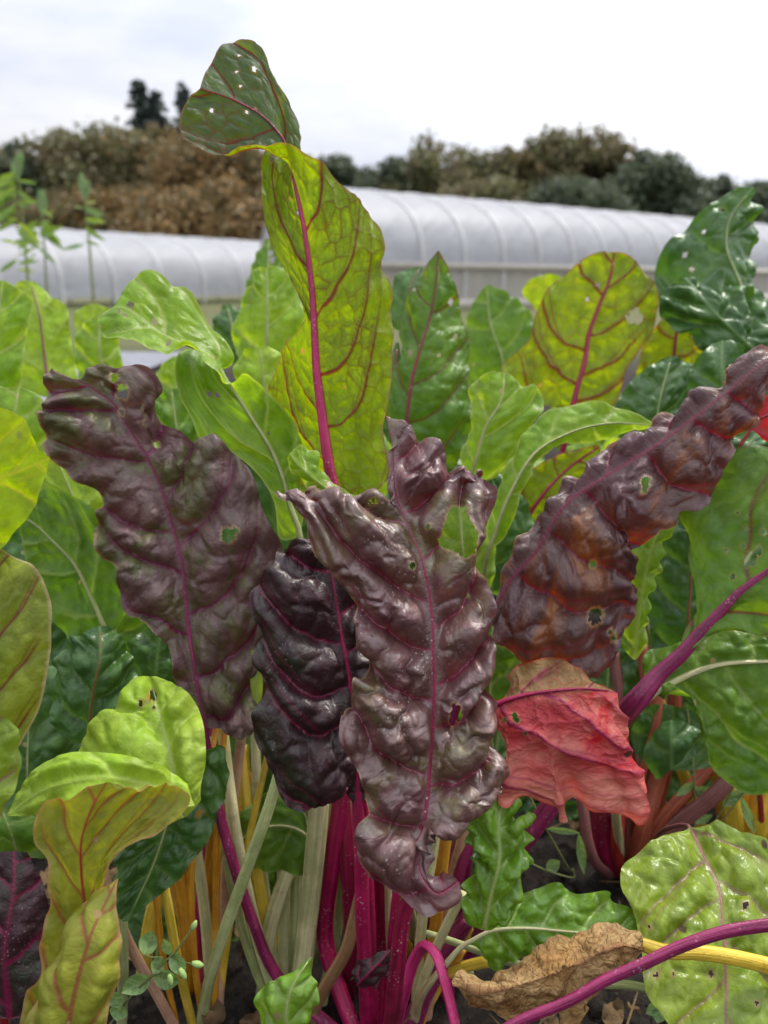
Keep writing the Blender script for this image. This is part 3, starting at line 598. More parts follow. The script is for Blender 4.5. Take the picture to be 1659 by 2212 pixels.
def broadleaf(u, y, top_v, wid, kind, label, seed, n=5200, dens=1.0):
    rng = np.random.default_rng(seed); tp_ = at(u, top_v, y); x, y, h = (float(c) for c in tp_)
    t = thing('broadleaf_tree', (x, y, 0), label, 'tree', 'trees along the far edge of the field'); o = np.array((x, y, 0.0))
    wid = wid*1.65; n = int(n*2.9); tr = h*0.022; parts = [tube([o, o+[0.1, 0, h*0.3], o+[-0.1, 0.1, h*0.62]], [tr*1.5, tr, tr*0.5], None, 8, 1, 0.05, 0, 0.4)]
    blobs = []
    for k in range(24):
        an = rng.uniform(0, 6.28); zz = rng.uniform(0.30, 0.86)*h; rr = wid*0.5*math.sqrt(max(0.06, 1-((zz/h-0.45)/0.5)**2))*rng.uniform(0.35, 0.85)
        c = o+np.array((math.cos(an)*rr, math.sin(an)*rr, zz)); r = wid*rng.uniform(0.09, 0.20)
        blobs.append((c, r)); st = o+np.array((0, 0, min(zz*0.7, h*0.55)))
        parts.append(tube([st, (st+c)/2+[0, 0, 0.3], c], [tr*0.5, tr*0.3, tr*0.1], None, 6, 1, 0, 0, 0.5))
    blobs.append((o+np.array((0, 0, h*0.9)), wid*0.13)); blobs.append((o+np.array((0, 0, h*0.55)), wid*0.3))
    P = []
    for c, r in blobs:
        k = int(n/len(blobs)*(r/(wid*0.18))**1.6)
        dirs = rng.normal(size=(k, 3)); dirs /= np.linalg.norm(dirs, axis=1)[:, None]; rad = r*(rng.random(k)**0.30)*(1+0.25*np.sin(dirs[:, 0]*5+dirs[:, 2]*7+r))
        P.append(c+dirs*rad[:, None]*[1, 1, 0.85])
    k = int(n*0.25); z = rng.uniform(0.02, 0.45, k)*h; an = rng.uniform(0, 6.28, k); rr = wid*0.45*np.sqrt(rng.random(k)); P.append(o+np.stack([np.cos(an)*rr, np.sin(an)*rr, z], 1))
    P = np.concatenate(P); P = P[P[:, 2] < h]
    V, Q, A = join(parts); adopt(bpy.data.objects.new('trunk', mesh_np('trunk', V, Q, BARK)), t)
    P = P+rng.normal(size=P.shape)*wid*0.022; V, Q, tone = cards(P, 0.0036*y, rng); adopt(bpy.data.objects.new('crown', mesh_np('crown', V, Q, FOL[kind], {'tone': tone}, smooth=False)), t)
def conifer(u, y, top_v, wid, label, seed, n=3600, bare=0.25):
    rng = np.random.default_rng(seed); tp_ = at(u, top_v, y); x, y, h = (float(c) for c in tp_); o = np.array((x, y, 0.0))
    t = thing('conifer_tree', (x, y, 0), label, 'tree', 'trees along the far edge of the field')
    parts = [tube([o, o+[0, 0, h*0.5], o+[0, 0, h]], [0.3, 0.2, 0.03], None, 8, 1, 0, 0, 0.6)]; P = []
    for k in range(190):
        f = rng.uniform(bare, 0.98); an = rng.uniform(0, 6.28); ln = wid*0.5*(1-f)**0.7*rng.uniform(0.35, 1.15)+0.2; st = o+np.array((0, 0, f*h)); dr = np.array((math.cos(an), math.sin(an), -0.22))
        e = st+dr*ln; parts.append(tube([st, st+dr*ln*0.5+[0, 0, 0.05], e], [0.06, 0.04, 0.01], None, 6, 1, 0, 0, 0.4))
        m = n//190; s = rng.random(m)**0.7; P.append(st+dr*(ln*s)[:, None]+rng.normal(size=(m, 3))*[0.22, 0.22, 0.16]*(0.5+0.7*(1-f)))
    V, Q, A = join(parts); adopt(bpy.data.objects.new('trunk', mesh_np('trunk', V, Q, BARK)), t)
    V, Q, tone = cards(np.concatenate(P), 0.24, rng, 0.0); adopt(bpy.data.objects.new('crown', mesh_np('crown', V, Q, FOL['conif'], {'tone': tone}, smooth=False)), t)
conifer(298, 88, 166, 11, 'tall dark conifer rising above the brown trees at left', 11, 13000)
conifer(334, 89, 190, 11, 'shorter dark conifer close beside the tallest conifer', 12, 12000)
conifer(394, 92, 168, 9.0, 'thin sparse conifer just left of the tall leaf tip', 13, 4200, 0.3)
for a in ((-40, 84, 310, 9, 'olive', 'olive tree at the left edge of the photo', 1), (28, 78, 300, 5.0, 'dark', 'narrow dark tree behind the weed stalks at far left', 2, 2200),
          (130, 80, 295, 9, 'olive', 'olive brown tree with rounded crown right of far left edge', 3), (215, 82, 272, 10, 'olive', 'olive tree below and left of the tall conifer', 4),
          (330, 78, 285, 9, 'brown', 'russet brown tree directly under the conifers', 5), (415, 74, 300, 10, 'amber', 'amber autumn tree left of the tall leaf stem', 6),
          (290, 66, 420, 9, 'amber', 'low amber tree in front of the brown trees', 7), (480, 68, 400, 8, 'amber', 'low amber tree just left of the tall leaf blade', 8),
          (545, 80, 330, 8, 'dark', 'dark tree partly hidden by the tall leaf', 9), (150, 66, 430, 8, 'brown', 'low brown tree above the left tunnel', 10),
          (650, 90, 350, 9, 'dark', 'dark tree mostly hidden behind the tall leaf blade', 21), (730, 92, 338, 6, 'dark', 'dark rounded tree just right of the tall leaf', 22),
          (795, 95, 368, 6, 'dark', 'small dark tree in the gap right of the tall leaf', 31, 4000),
          (855, 90, 345, 6.5, 'dark', 'small dark green tree left of the thinning olive trees', 23), (925, 88, 296, 8.5, 'olive', 'thinning olive tree above the large tunnel end', 24, 3000),
          (1010, 90, 325, 7.5, 'olive', 'narrow olive tree between two taller crowns', 25, 2600), (1090, 90, 318, 7, 'olive', 'thinning brown green tree above the middle of the tunnel', 26, 3000),
          (1160, 88, 300, 7.5, 'brown', 'brown tree left of the highest right hand crown', 27, 3000), (1245, 88, 278, 8, 'olive', 'highest crown of the right hand tree line', 28, 3600),
          (1330, 90, 300, 7, 'brown', 'brown topped tree right of the highest crown', 29, 3200), (1400, 86, 330, 8, 'dark', 'dense dark green tree above the tunnel slope', 30, 6000),
          (1250, 76, 400, 8, 'dark', 'low dark green tree in front of the tree line', 32), (1470, 94, 385, 8, 'dark', 'low dark tree where the line steps down', 33),
          (1560, 98, 385, 6, 'dark', 'small round dark tree beside the crumpled leaf tip', 34), (1680, 95, 400, 8, 'dark', 'dark tree at the right edge of the photo', 35), (1040, 80, 395, 8, 'olive', 'low olive tree above the tunnel ridge', 36)):
    a = a[:2]+(a[2]-(6 if a[0] > 820 else 10),)+a[3:]
    broadleaf(*a)

def litter():
    rng = np.random.default_rng(9); V = []; Q = []; o = 0
    for k in range(520):
        x = rng.uniform(-0.75, 0.95); y = rng.uniform(0.45, 1.15); a = rng.uniform(0, 6.28); straw = rng.random() < 0.45
        l, w = (rng.uniform(.02, .07), rng.uniform(.0012, .003)) if straw else (rng.uniform(.008, .034), rng.uniform(.006, .022))
        n = 7; u = np.linspace(-.5, .5, n); v = np.linspace(-.5, .5, 4); U, W = np.meshgrid(u, v, indexing='ij')
        Z = 0.008+rng.random()*0.012 + (0 if straw else 1)*(0.35*l*(U**2)*rng.uniform(-1, 2.5) + w*0.9*W**2*rng.uniform(-.5, 2) + 0.003*rng.normal(size=U.shape)) + U*l*rng.uniform(-.25, .25)
        wd = w*np.sqrt(np.clip(1-(2*U)**2*0.9, 0.02, 1)); X = U*l; Y = W*wd
        V.append(np.stack([x+X*math.cos(a)-Y*math.sin(a), y+X*math.sin(a)+Y*math.cos(a), Z], 2).reshape(-1, 3)); idx = np.arange(n*4).reshape(n, 4)+o
        Q.append(np.stack([idx[:-1, :-1], idx[1:, :-1], idx[1:, 1:], idx[:-1, 1:]], 2).reshape(-1, 4)); o += n*4
    m = plain_mat('dry litter', (0.055, 0.032, 0.016), (0.19, 0.125, 0.06), 30, 0.85, 0.5, trans=.15)
    ob = link(bpy.data.objects.new('leaf_litter', mesh_np('leaf_litter', np.concatenate(V), np.concatenate(Q), m)))
    ob['kind'] = 'stuff'; ob['label'] = 'dry brown leaf scraps and straw on the dark soil'; ob['category'] = 'litter'
litter()
# ------------------------------------------------------------------ chard plants
def plant(u, v, label, group='rainbow chard plants in the bed'):
    p = on_ground(u, v); return thing('chard_plant', (float(p[0]), float(p[1]), 0.0), label, 'chard', group)
P1 = plant(800, 2240, 'chard with bronze purple leaves and crimson stalks in the middle foreground')

# tall leaf: underside towards us, the tip twisted round
leaf(P1, 0.61,
 [(640, 1090, 4), (600, 1000, 5), (586, 900, 5.5), (588, 830, 5.5), (606, 765, 4), (640, 715, 1.8), (655, 668, .5), (645, 628, .5), (614, 577, .5), (590, 530, .5), (576, 494, .5), (567, 440, 1), (565, 385, 1.5), (566, 345, 2),
  (592, 312, 2.5), (640, 312, 2.5), (652, 280, 1.2), (622, 225, .5), (592, 165, .5), (570, 122, .3), (552, 95, 0), (520, 84, -.3), (486, 93, -.6), (460, 130, -1), (440, 165, -1.6), (433, 188, -2)],
 [(735, 1090, 0), (721, 1032, 0), (710, 967, 0), (699, 885, 0), (688, 803, 0), (677, 640, 0), (669, 565, 0), (659, 494, 0), (646, 425, 0), (630, 355, 0), (624, 325, 0), (604, 290, -.2), (578, 260, -.5), (510, 218, -1.1), (460, 200, -1.6), (432, 191, -2)],
 [(838, 1110, 1), (845, 1040, 1), (836, 990, 1), (830, 930, .8), (838, 860, .8), (848, 770, .5), (846, 676, .5), (843, 612, .2), (822, 575, .2), (828, 540, .2), (818, 495, .2), (776, 435, 0), (736, 395, -.3), (700, 356, -.7), (664, 334, -1.1), (622, 312, -1.5), (570, 310, -1.9), (525, 318, -2.3), (465, 332, -2.6), (425, 318, -2.8), (400, 292, -2.8), (390, 250, -2.6), (402, 218, -2.3), (430, 193, -2.1)],
 'tall', 'mag', up=-1, w=(27, 3), stalk=[(748, 1160, .3, 30), (765, 1500, 1.5, 34), (790, 1900, 3, 38), (800, 2235, 'G', 44)], lat=5.2, latk=(.15, 1.4), amp=(4.0, 1.4), cell=1.3, ruf=(1.6, 3.2), vw=1.25, res=0.0012, bulge=(0, .10), ribup=.75,
 holes=[(511, 155, 2.6, .7), (550, 149, 4.6, .7), (519, 186, 3, .7), (457, 239, 3.8, .7), (531, 243, 2.8, .7), (588, 342, 4.5, 0, .75), (644, 460, 3, 0, .7), (517, 120, 2.2, .7)],
 label='tall upright yellow green leaf with magenta midrib and twisted green tip')

# front purple leaf
leaf(P1, 0.515,
 [(1001, 1898, -2.5), (992, 1950, -2.5), (939, 1974, -2.3), (870, 1961, -2), (823, 1932, -1.8), (783, 1878, -1.6), (772, 1845, -1.5), (778, 1808, -1.2), (800, 1752, -.8), (790, 1718, -.6), (783, 1655, -.6), (757, 1631, -.8), (735, 1588, -1), (739, 1537, -.8), (768, 1492, -.3), (783, 1468, 0), (769, 1406, 0), (765, 1329, .2), (743, 1275, .2), (705, 1240, 0), (666, 1206, -.3), (647, 1162, -.4), (655, 1125, -.2), (640, 1105, 0), (608, 1048, .3), (640, 1040, .5), (677, 1046, .6), (725, 1057, .7), (790, 1093, .7), (836, 1112, .6), (836, 1057, 1.2), (841, 1018, 1.4), (838, 978, 1.5), (862, 955, 1.7), (850, 925, 2), (833, 900, 2.2)],
 [(990, 1905, -2.4), (945, 1930, -2.3), (908, 1885, -1.5), (914, 1805, -1), (926, 1690, -.2), (934, 1580, 0), (938, 1490, 0), (936, 1406, 0), (933, 1330, .2), (925, 1268, .3), (907, 1198, .5), (885, 1144, .8), (864, 1095, 1.1), (852, 1040, 1.4), (848, 970, 1.8), (833, 899, 2.2)],
 [(977, 1876, -2.5), (950, 1885, -2.3), (930, 1896, -2), (918, 1872, -1.4), (917, 1841, -1.2), (926, 1805, -.9), (955, 1772, -.6), (1000, 1776, -.4), (1048, 1766, -.2), (1068, 1734, .2), (1105, 1718, .4), (1110, 1681, .6), (1090, 1630, .6), (1070, 1588, .5), (1074, 1522, .5), (1058, 1490, .3), (1063, 1457, .2), (1070, 1388, .2), (1056, 1340, .4), (1060, 1308, .4), (1045, 1260, .6), (1048, 1217, .8), (1060, 1144, 1), (1074, 1089, 1.1), (1067, 1042, 1.4), (1046, 1012, 1.5), (1023, 1019, 1.5), (985, 1006, 1.7), (950, 977, 1.9), (919, 940, 2), (880, 922, 2.1), (836, 899, 2.2)],
 'purple', 'crim', up=1, w=(26, 3), stalk=[(900, 1900, .8, 30), (874, 1968, 1.6, 36), (859, 2081, 3, 38), (846, 2200, 6, 40), (830, 2250, 'G', 44)], lat=3.9, latk=(.42, .9), amp=(16, 7), cell=3.0, fine=.35, fold=3, ruf=(3.0, 2.6), res=0.00105, bulge=(.10, .10), vw=.85, ribup=.5, rib=(.17, .93), taper=.015, Lpin={0: 0, 3: .085, 6: .15, 8: .22, 11: .33, 12: .365, 14: .45, 16: .525, 18: .64, 20: .70, 23: .75, 24: .785, 27: .81, 28: .82, 29: .835, 30: .865, 32: .93, 35: 1}, nibble=0.05,
 holes=[[(972, 1097), (1005, 1093), (1010, 1111), (1034, 1155), (1027, 1195), (1005, 1206), (979, 1191), (958, 1184), (945, 1169), (954, 1151), (963, 1129)], (924, 1138, 5), (892, 1221, 6), (985, 1540, 14), (977, 1556, 8), (1010, 1288, 3), (694, 1041, 12), (806, 1084, 7)],
 label='glossy bronze purple blistered leaf with a large hole near its tip')

# dark purple leaf in its shade
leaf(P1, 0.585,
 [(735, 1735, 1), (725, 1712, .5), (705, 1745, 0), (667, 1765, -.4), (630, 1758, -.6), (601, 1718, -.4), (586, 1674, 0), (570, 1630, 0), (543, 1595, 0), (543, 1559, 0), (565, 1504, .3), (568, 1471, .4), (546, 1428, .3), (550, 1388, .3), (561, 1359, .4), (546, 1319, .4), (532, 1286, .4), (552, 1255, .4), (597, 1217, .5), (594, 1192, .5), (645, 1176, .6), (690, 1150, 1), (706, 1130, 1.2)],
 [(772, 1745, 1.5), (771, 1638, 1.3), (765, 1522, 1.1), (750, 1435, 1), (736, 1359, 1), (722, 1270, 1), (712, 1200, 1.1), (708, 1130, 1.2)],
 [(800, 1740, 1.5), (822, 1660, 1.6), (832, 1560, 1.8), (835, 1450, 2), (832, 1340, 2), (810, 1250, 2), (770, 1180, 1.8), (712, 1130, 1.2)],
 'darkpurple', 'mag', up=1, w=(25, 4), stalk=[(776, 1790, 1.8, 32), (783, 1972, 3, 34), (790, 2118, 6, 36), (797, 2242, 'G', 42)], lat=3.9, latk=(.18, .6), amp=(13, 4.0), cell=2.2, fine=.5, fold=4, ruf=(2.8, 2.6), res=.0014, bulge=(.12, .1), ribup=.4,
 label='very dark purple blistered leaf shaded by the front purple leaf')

# left purple leaf
leaf(P1, 0.62,
 [(428, 1560, -.5), (418, 1515, -.5), (386, 1490, -.6), (371, 1465, -.6), (375, 1432, -.6), (349, 1377, -.6), (320, 1348, -.8), (269, 1319, -1), (251, 1272, -1.2), (258, 1230, -1.2), (218, 1208, -1.3), (204, 1162, -1.3), (206, 1112, -1.3), (215, 1087, -1.2), (182, 1058, -1.5), (138, 1029, -1.8), (106, 996, -2), (87, 960, -2.2), (84, 927, -2.2), (95, 869, -2.2), (91, 820, -2.3), (104, 806, -2)],
 [(445, 1570, 0), (433, 1515, 0), (418, 1424, 0), (407, 1352, 0), (393, 1217, 0), (364, 1108, 0), (349, 1058, -.2), (335, 1022, -.3), (295, 952, -.8), (273, 920, -1), (255, 885, -1.2), (200, 840, -1.6), (110, 798, -2)],
 [(446, 1592, .3), (492, 1612, -.2), (540, 1590, .2), (566, 1540, .5), (600, 1420, 1), (620, 1290, 1.2), (612, 1180, .4), (575, 1120, 0), (556, 1058, 0), (538, 1011, 0), (490, 965, 0), (422, 941, .5), (386, 938, .3), (358, 918, 0), (342, 880, -.3), (350, 842, -.5), (315, 803, -.8), (258, 792, -1.2), (206, 799, -1.5), (182, 818, -1.6), (137, 819, -1.8), (112, 794, -2)],
 'matpurple', 'vio', up=1, w=(19, 2), stalk=[(452, 1640, .3, 22), (475, 1760, .6, 25), (509, 1881, 1.4, 25), (546, 1990, 3, 26), (600, 2110, 5, 28), (745, 2245, 'G', 30)], lat=4.6, latk=(.55, .7), amp=(12, 4.5), cell=2.4, fine=.6, fold=9, ruf=(4.5, 3.0), res=.0014, bulge=(.06, .06), ribup=.7, rib=(0, .55), nibble=.05,
 holes=[(264, 846, 12), (247, 816, 7), (263, 891, 6), (338, 960, 6), (491, 1157, 13), (506, 1145, 6), (308, 880, 3), (315, 900, 3), (312, 915, 3)],
 label='broad dull purple leaf on a violet stalk at left')

# right purple and orange leaf
leaf(P1, 0.60,
 [(1066, 1330, 0), (1075, 1258, .6), (1108, 1188, 1), (1157, 1115, 1.2), (1201, 1062, 1.2), (1240, 1025, 1), (1281, 1008, .8), (1290, 978, .8), (1339, 948, .6), (1412, 935, .2), (1425, 903, 0), (1470, 874, -.2), (1495, 856, -.4), (1552, 828, -1), (1567, 794, -1.2), (1601, 767, -1.6), (1659, 752, -2.2), (1720, 738, -3)],
 [(1058, 1345, 0), (1066, 1326, 0), (1110, 1246, 0), (1161, 1188, -.2), (1201, 1118, -.4), (1225, 1085, -.5), (1290, 1040, -.8), (1380, 985, -1.2), (1470, 925, -1.8), (1560, 855, -2.5), (1640, 790, -3.2), (1725, 742, -3.8)],
 [(1063, 1362, 0), (1077, 1400, 0), (1108, 1422, 0), (1150, 1455, -.2), (1220, 1462, -.6), (1262, 1458, -.8), (1297, 1466, -.9), (1325, 1435, -1), (1330, 1408, -1.1), (1350, 1376, -1.2), (1376, 1326, -1.4), (1385, 1290, -1.4), (1376, 1246, -1.4), (1358, 1218, -1.5), (1366, 1200, -1.5), (1392, 1186, -1.6), (1420, 1148, -1.8), (1457, 1132, -2), (1466, 1106, -2.2), (1507, 1100, -2.4), (1540, 1080, -2.8), (1555, 1044, -3), (1570, 1000, -3.2), (1592, 970, -3.4), (1596, 940, -3.4), (1634, 922, -3.6), (1648, 880, -3.8), (1665, 830, -3.9), (1730, 760, -4)],
 'orange', 'vio', up=1, w=(12, 2), stalk=[(1030, 1400, 1, 20), (940, 1700, 4, 26), (850, 2100, 8, 30), (820, 2235, 'G', 34)], lat=4.4, latk=(.45, .5), amp=(13, 4.4), cell=2.3, fine=.5, fold=7, ruf=(4.0, 3.0), res=.0013, bulge=(.05, .07), ribup=.85, rib=(0, .35), nibble=.05,
 holes=[(1394, 1042, 10), (1280, 1218, 6), (1284, 1333, 15), (1390, 1060, 6), (1328, 1378, 6), (1318, 1365, 5)],
 label='long purple leaf flushed orange slanting to the right edge')
leaf(P1, 0.60, [(1600, 960, 0), (1622, 930, 0), (1650, 948, 0), (1720, 980, 0), (1800, 940, 0)], [(1600, 960, 0), (1640, 905, 0), (1700, 890, 0), (1800, 900, 0)], [(1605, 955, 0), (1650, 860, 0), (1720, 820, 0), (1800, 890, 0)], 'redunder', 'red', up=-1, lat=3, res=.002, w=(8, 2), stalk=[(1590, 1010, 2, 9), (1600, 1300, 7, 12), (1640, 1700, 16, 16), (1650, 1880, 'G', 20)],
 label='bright red leaf underside at the right edge')

# faded red leaf with a dried half
leaf(P1, 0.56,
 [(1040, 1545, 1), (1066, 1580, .6), (1085, 1660, .3), (1095, 1735, 0), (1128, 1724, -.2), (1165, 1737, -.2), (1206, 1742, -.3), (1224, 1776, -.3), (1240, 1735, -.3), (1274, 1751, -.5), (1310, 1743, -.7), (1340, 1752, -.9), (1368, 1770, -1), (1378, 1776, -1.1), (1380, 1718, -1), (1386, 1663, -.8), (1364, 1636, -.6), (1358, 1590, -.4), (1350, 1545, -.2), (1336, 1505, 0)],
 [(1040, 1540, 1), (1077, 1522, .7), (1128, 1504, .4), (1194, 1493, 0), (1259, 1488, -.2), (1334, 1496, 0)],
 [(1045, 1530, 1.2), (1085, 1505, 1.5), (1103, 1475, 2), (1112, 1441, 2), (1150, 1428, 1.8), (1185, 1420, 1.6), (1228, 1428, 1.5), (1262, 1452, 1.3), (1290, 1474, .8), (1332, 1494, 0)],
 'red', 'mag', up=-1, w=(14, 3), stalk=[(990, 1570, 2, 20), (900, 1750, 5, 24), (830, 2240, 'G', 30)], lat=3.6, latk=(.7, .3), amp=(4.5, 1.8), cell=1.5, ruf=(4.5, 1.8), res=.0010, crumple=.9, fold=7, fine=.5, nibble=.20, ribup=.7, bulge=(-.10, .12), vw=1.0,
 holes=[(1112, 1547, 7), (1117, 1556, 5), (1091, 1556, 4), (1135, 1585, 3)],
 label='faded pinkish red leaf with its upper half dried brown')
# leaf with holes on the thick magenta stalk at right
leaf(P1, 0.585,
 [(1440, 1440, 0), (1490, 1362, .4), (1502, 1320, .6), (1496, 1246, 1), (1486, 1180, 1.5), (1465, 1120, 2), (1480, 1050, 2), (1540, 990, 1.5), (1640, 960, .5), (1760, 1000, -1), (1860, 1080, -3)],
 [(1430, 1455, 0), (1528, 1351, -.6), (1601, 1278, -1.2), (1659, 1235, -1.8), (1760, 1160, -2.8), (1860, 1085, -3.5)],
 [(1450, 1450, 0), (1540, 1370, -.6), (1590, 1362, -1), (1660, 1372, -1.5), (1760, 1340, -3), (1830, 1220, -3.8), (1860, 1090, -3.5)],
 'deepred', 'vio', up=1, w=(36, 8), stalk=[(1383, 1504, .3, 48), (1340, 1552, 1.5, 52), (1250, 1660, 5, 50), (1160, 1780, 7, 48), (1000, 2000, 8, 42), (870, 2235, 'G', 44)], lat=5.2, latk=(.5, .6), amp=(4, 1.6), cell=2, ruf=(3, 4), res=.0016, vw=1.1,
 holes=[(1620, 1210, 14), (1638, 1190, 8), (1582, 1245, 6), (1612, 1140, 4), (1594, 1108, 3), (1570, 1190, 3), (1650, 1150, 5), (1605, 1180, 4)],
 label='green leaf with small holes on a thick violet stalk at right')
for a in (('mag', .63, [(735, 1740, 3), (714, 1885, 4), (705, 2045, 6), (770, 2240, 'G')], 40), ('mag', .63, [(815, 1800, 3), (822, 2000, 5), (812, 2240, 'G')], 30), ): stem(P1, *a)
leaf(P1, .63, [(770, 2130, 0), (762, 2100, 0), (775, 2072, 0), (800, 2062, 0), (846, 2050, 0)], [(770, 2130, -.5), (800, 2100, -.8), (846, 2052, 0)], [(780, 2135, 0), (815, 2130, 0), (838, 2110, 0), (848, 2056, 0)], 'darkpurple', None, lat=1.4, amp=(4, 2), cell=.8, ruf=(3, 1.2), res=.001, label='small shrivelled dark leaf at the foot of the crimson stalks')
# bent pink stalk
P1b = None
stem(P1, 'pink', .60, [(862, 2230, 'G'), (872, 2150, -1), (899, 2066, -2), (921, 2043, -3), (941, 2062, -4), (960, 2122, -5), (985, 2230, -6), (1000, 2330, -6)], 27, label='bright pink stalk bent over in an arch', ext=0)

# ---- lime and yellow leaves front left
P2 = plant(230, 2260, 'chard with lime and yellow red veined leaves at the lower left')
leaf(P2, 0.53,
 [(320, 1760, 0), (180, 1720, .2), (164, 1640, .8), (183, 1584, 1.2), (208, 1556, 1.5), (255, 1528, 2), (270, 1494, 2.6), (298, 1464, 3.2), (318, 1461, 3.5)],
 [(400, 1765, -.5), (385, 1700, -.2), (365, 1620, .6), (345, 1540, 2), (322, 1462, 3.5)],
 [(425, 1745, 0), (432, 1700, 0), (443, 1655, .3), (444, 1606, .8), (437, 1555, 1.5), (419, 1512, 2.2), (388, 1486, 2.8), (338, 1463, 3.4)],
 'lime', 'pgreen', up=1, w=(14, 2), lat=4.5, latk=(.4, .5), amp=(5.5, 2.4), cell=1.9, fold=7, ruf=(2.2, 5), bulge=(.08, .05), holes=[(330, 1502, 8), (322, 1510, 5), (306, 1518, 6), (332, 1528, 3)],
 extra=[dict(d=.507, L=[(420, 1735, 1), (385, 1685, 1.5), (300, 1640, .6), (204, 1625, 0), (150, 1628, 0), (108, 1640, 0), (78, 1665, 0), (56, 1702, -.2), (18, 1757, -.8)], M=[(420, 1740, .5), (330, 1700, 0), (220, 1680, -1), (110, 1700, -1.5), (16, 1760, -1)],
        R=[(400, 1750, .5), (300, 1765, -.5), (180, 1770, -1.5), (76, 1762, -1.5), (18, 1762, -1)])],
 label='lime green leaf in two rounded folds behind the twisted yellow leaf')
leaf(P2, 0.46,
 [(30, 2330, 1.5), (47, 2190, 1.2), (66, 2128, 1.2), (86, 2096, 1.4), (84, 2045, 1.4), (92, 1990, 1.4), (106, 1945, 1.3), (100, 1915, 1.2), (102, 1858, 1), (74, 1819, .8), (76, 1772, .6), (92, 1746, .5), (146, 1721, .3), (196, 1697, 0), (220, 1692, 0)],
 [(140, 2330, 1), (140, 2200, 1.6), (150, 2080, 2), (182, 1965, 2), (176, 1890, 1.6), (175, 1820, 1), (195, 1755, .4), (230, 1690, 0)],
 [(200, 2330, 1.5), (215, 2200, 2), (215, 2045, 2.2), (236, 1930, 1.2), (262, 1868, .4), (296, 1825, 0), (365, 1780, -.3), (400, 1755, -.4), (407, 1736, -.3), (388, 1714, -.1), (349, 1697, 0), (309, 1692, 0), (255, 1689, 0)],
 'twist', 'red', up=1, w=(9, 2), stalk=[(140, 2420, 1, 12)], lat=3.2, latk=(1.3, .3), amp=(3.4, 1.5), cell=1.5, fold=6, ruf=(2.0, 3.0), vw=.9, res=.0011, bulge=(-.08, -.12), ribup=.1, holes=[(206, 1814, 4)],
 extra=[dict(d=.452, L=[(20, 2350, -.5), (60, 2180, -.4), (100, 2100, 0), (140, 2045, .6), (165, 1985, 1), (205, 1945, 1.2), (252, 1900, 1.4)], M=[(130, 2350, -1), (150, 2200, -1.2), (172, 2100, -1), (200, 2010, -.5), (228, 1950, .4), (254, 1898, 1.4)],
        R=[(215, 2350, -.5), (234, 2176, -.4), (247, 2118, 0), (252, 2045, .2), (249, 1972, .6), (252, 1920, 1), (256, 1896, 1.4)], kw=dict(bulge=(.10, .06)))],
 label='yellow olive leaf with red veins twisted like a ribbon')
leaf(P2, 0.50, [(-120, 1680, 1), (-160, 1450, 1), (-120, 1250, 1), (-30, 1180, 1)], [(-60, 1690, 0), (-50, 1500, 0), (-40, 1330, .5), (-15, 1180, 1)], [(30, 1640, 0), (46, 1604, 0), (84, 1533, 0), (102, 1453, 0), (111, 1370, 0), (105, 1286, .3), (87, 1242, .5), (72, 1221, .6), (36, 1205, .8), (-8, 1178, 1)],
 'olive', None, up=1, lat=4.2, latk=(.7, .5), amp=(2.6, .9), cell=1.6, ruf=(.8, 5), bulge=(0, .06), vw=.9, label='olive leaf with dark red veins cut by the left edge')
leaf(P2, 0.46, [(-90, 1800, 0), (-110, 1650, 0), (-40, 1530, 0)], [(-40, 1810, 0), (-30, 1660, 0), (-30, 1530, 0)], [(-5, 1800, 0), (10, 1740, 0), (32, 1710, 0), (36, 1680, 0), (46, 1650, 0), (34, 1610, 0), (44, 1590, 0), (20, 1560, 0), (-20, 1530, 0)],
 'pinkv', None, up=1, lat=3, latk=(.5, .5), amp=(4, 1.5), cell=1.4, ruf=(2, 2), label='small blistered green leaf with a pink rim at the left edge')
leaf(P2, 0.50, [(-150, 1180, 0), (-100, 1270, 0), (0, 1186, 0), (30, 1150, 0), (66, 1112, 0), (92, 1050, 0), (106, 994, 0)], [(-180, 1080, 0), (-80, 1060, 0), (20, 1025, 0), (108, 990, 0)], [(-160, 950, 0), (-80, 880, 0), (0, 880, 0), (24, 888, 0), (56, 912, 0), (70, 940, 0), (86, 972, 0), (107, 988, 0)],
 'gold', None, up=1, lat=3.6, latk=(.6, .5), amp=(2.5, 1), cell=1.5, ruf=(1.2, 4), holes=[(42, 940, 4)], label='bright golden green leaf poking in from the left edge')
leaf(P2, 0.575, [(300, 1640, .5), (262, 1720, .5), (250, 1850, .4), (255, 1980, .3), (268, 1992, 0)], [(370, 1610, 0), (375, 1700, -.3), (345, 1830, -.3), (275, 1990, 0)], [(445, 1610, 0), (474, 1621, 0), (491, 1659, 0), (488, 1712, 0), (466, 1763, 0), (450, 1814, 0), (418, 1856, 0), (392, 1894, 0), (349, 1930, 0), (309, 1962, 0), (276, 1990, 0)],
 'deep', 'pgreen', up=1, w=(8, 2), lat=3.0, latk=(.5, .5), amp=(4.5, 2.2), cell=1.1, ruf=(1.5, 2), bulge=(0, .08), holes=[(430, 1758, 4)], label='dark blistered green leaf hanging behind the lime leaf')
for a in (('pgreen', .60, [(262, 1940, 0), (265, 2040, 1), (262, 2245, 'G')], 25), ('peach', .62, [(275, 2030, 0), (330, 2130, 2), (400, 2260, 'G')], 24), ('red', .60, [(0, 2060, 2), (12, 2240, 'G')], 22)): stem(P2, *a)

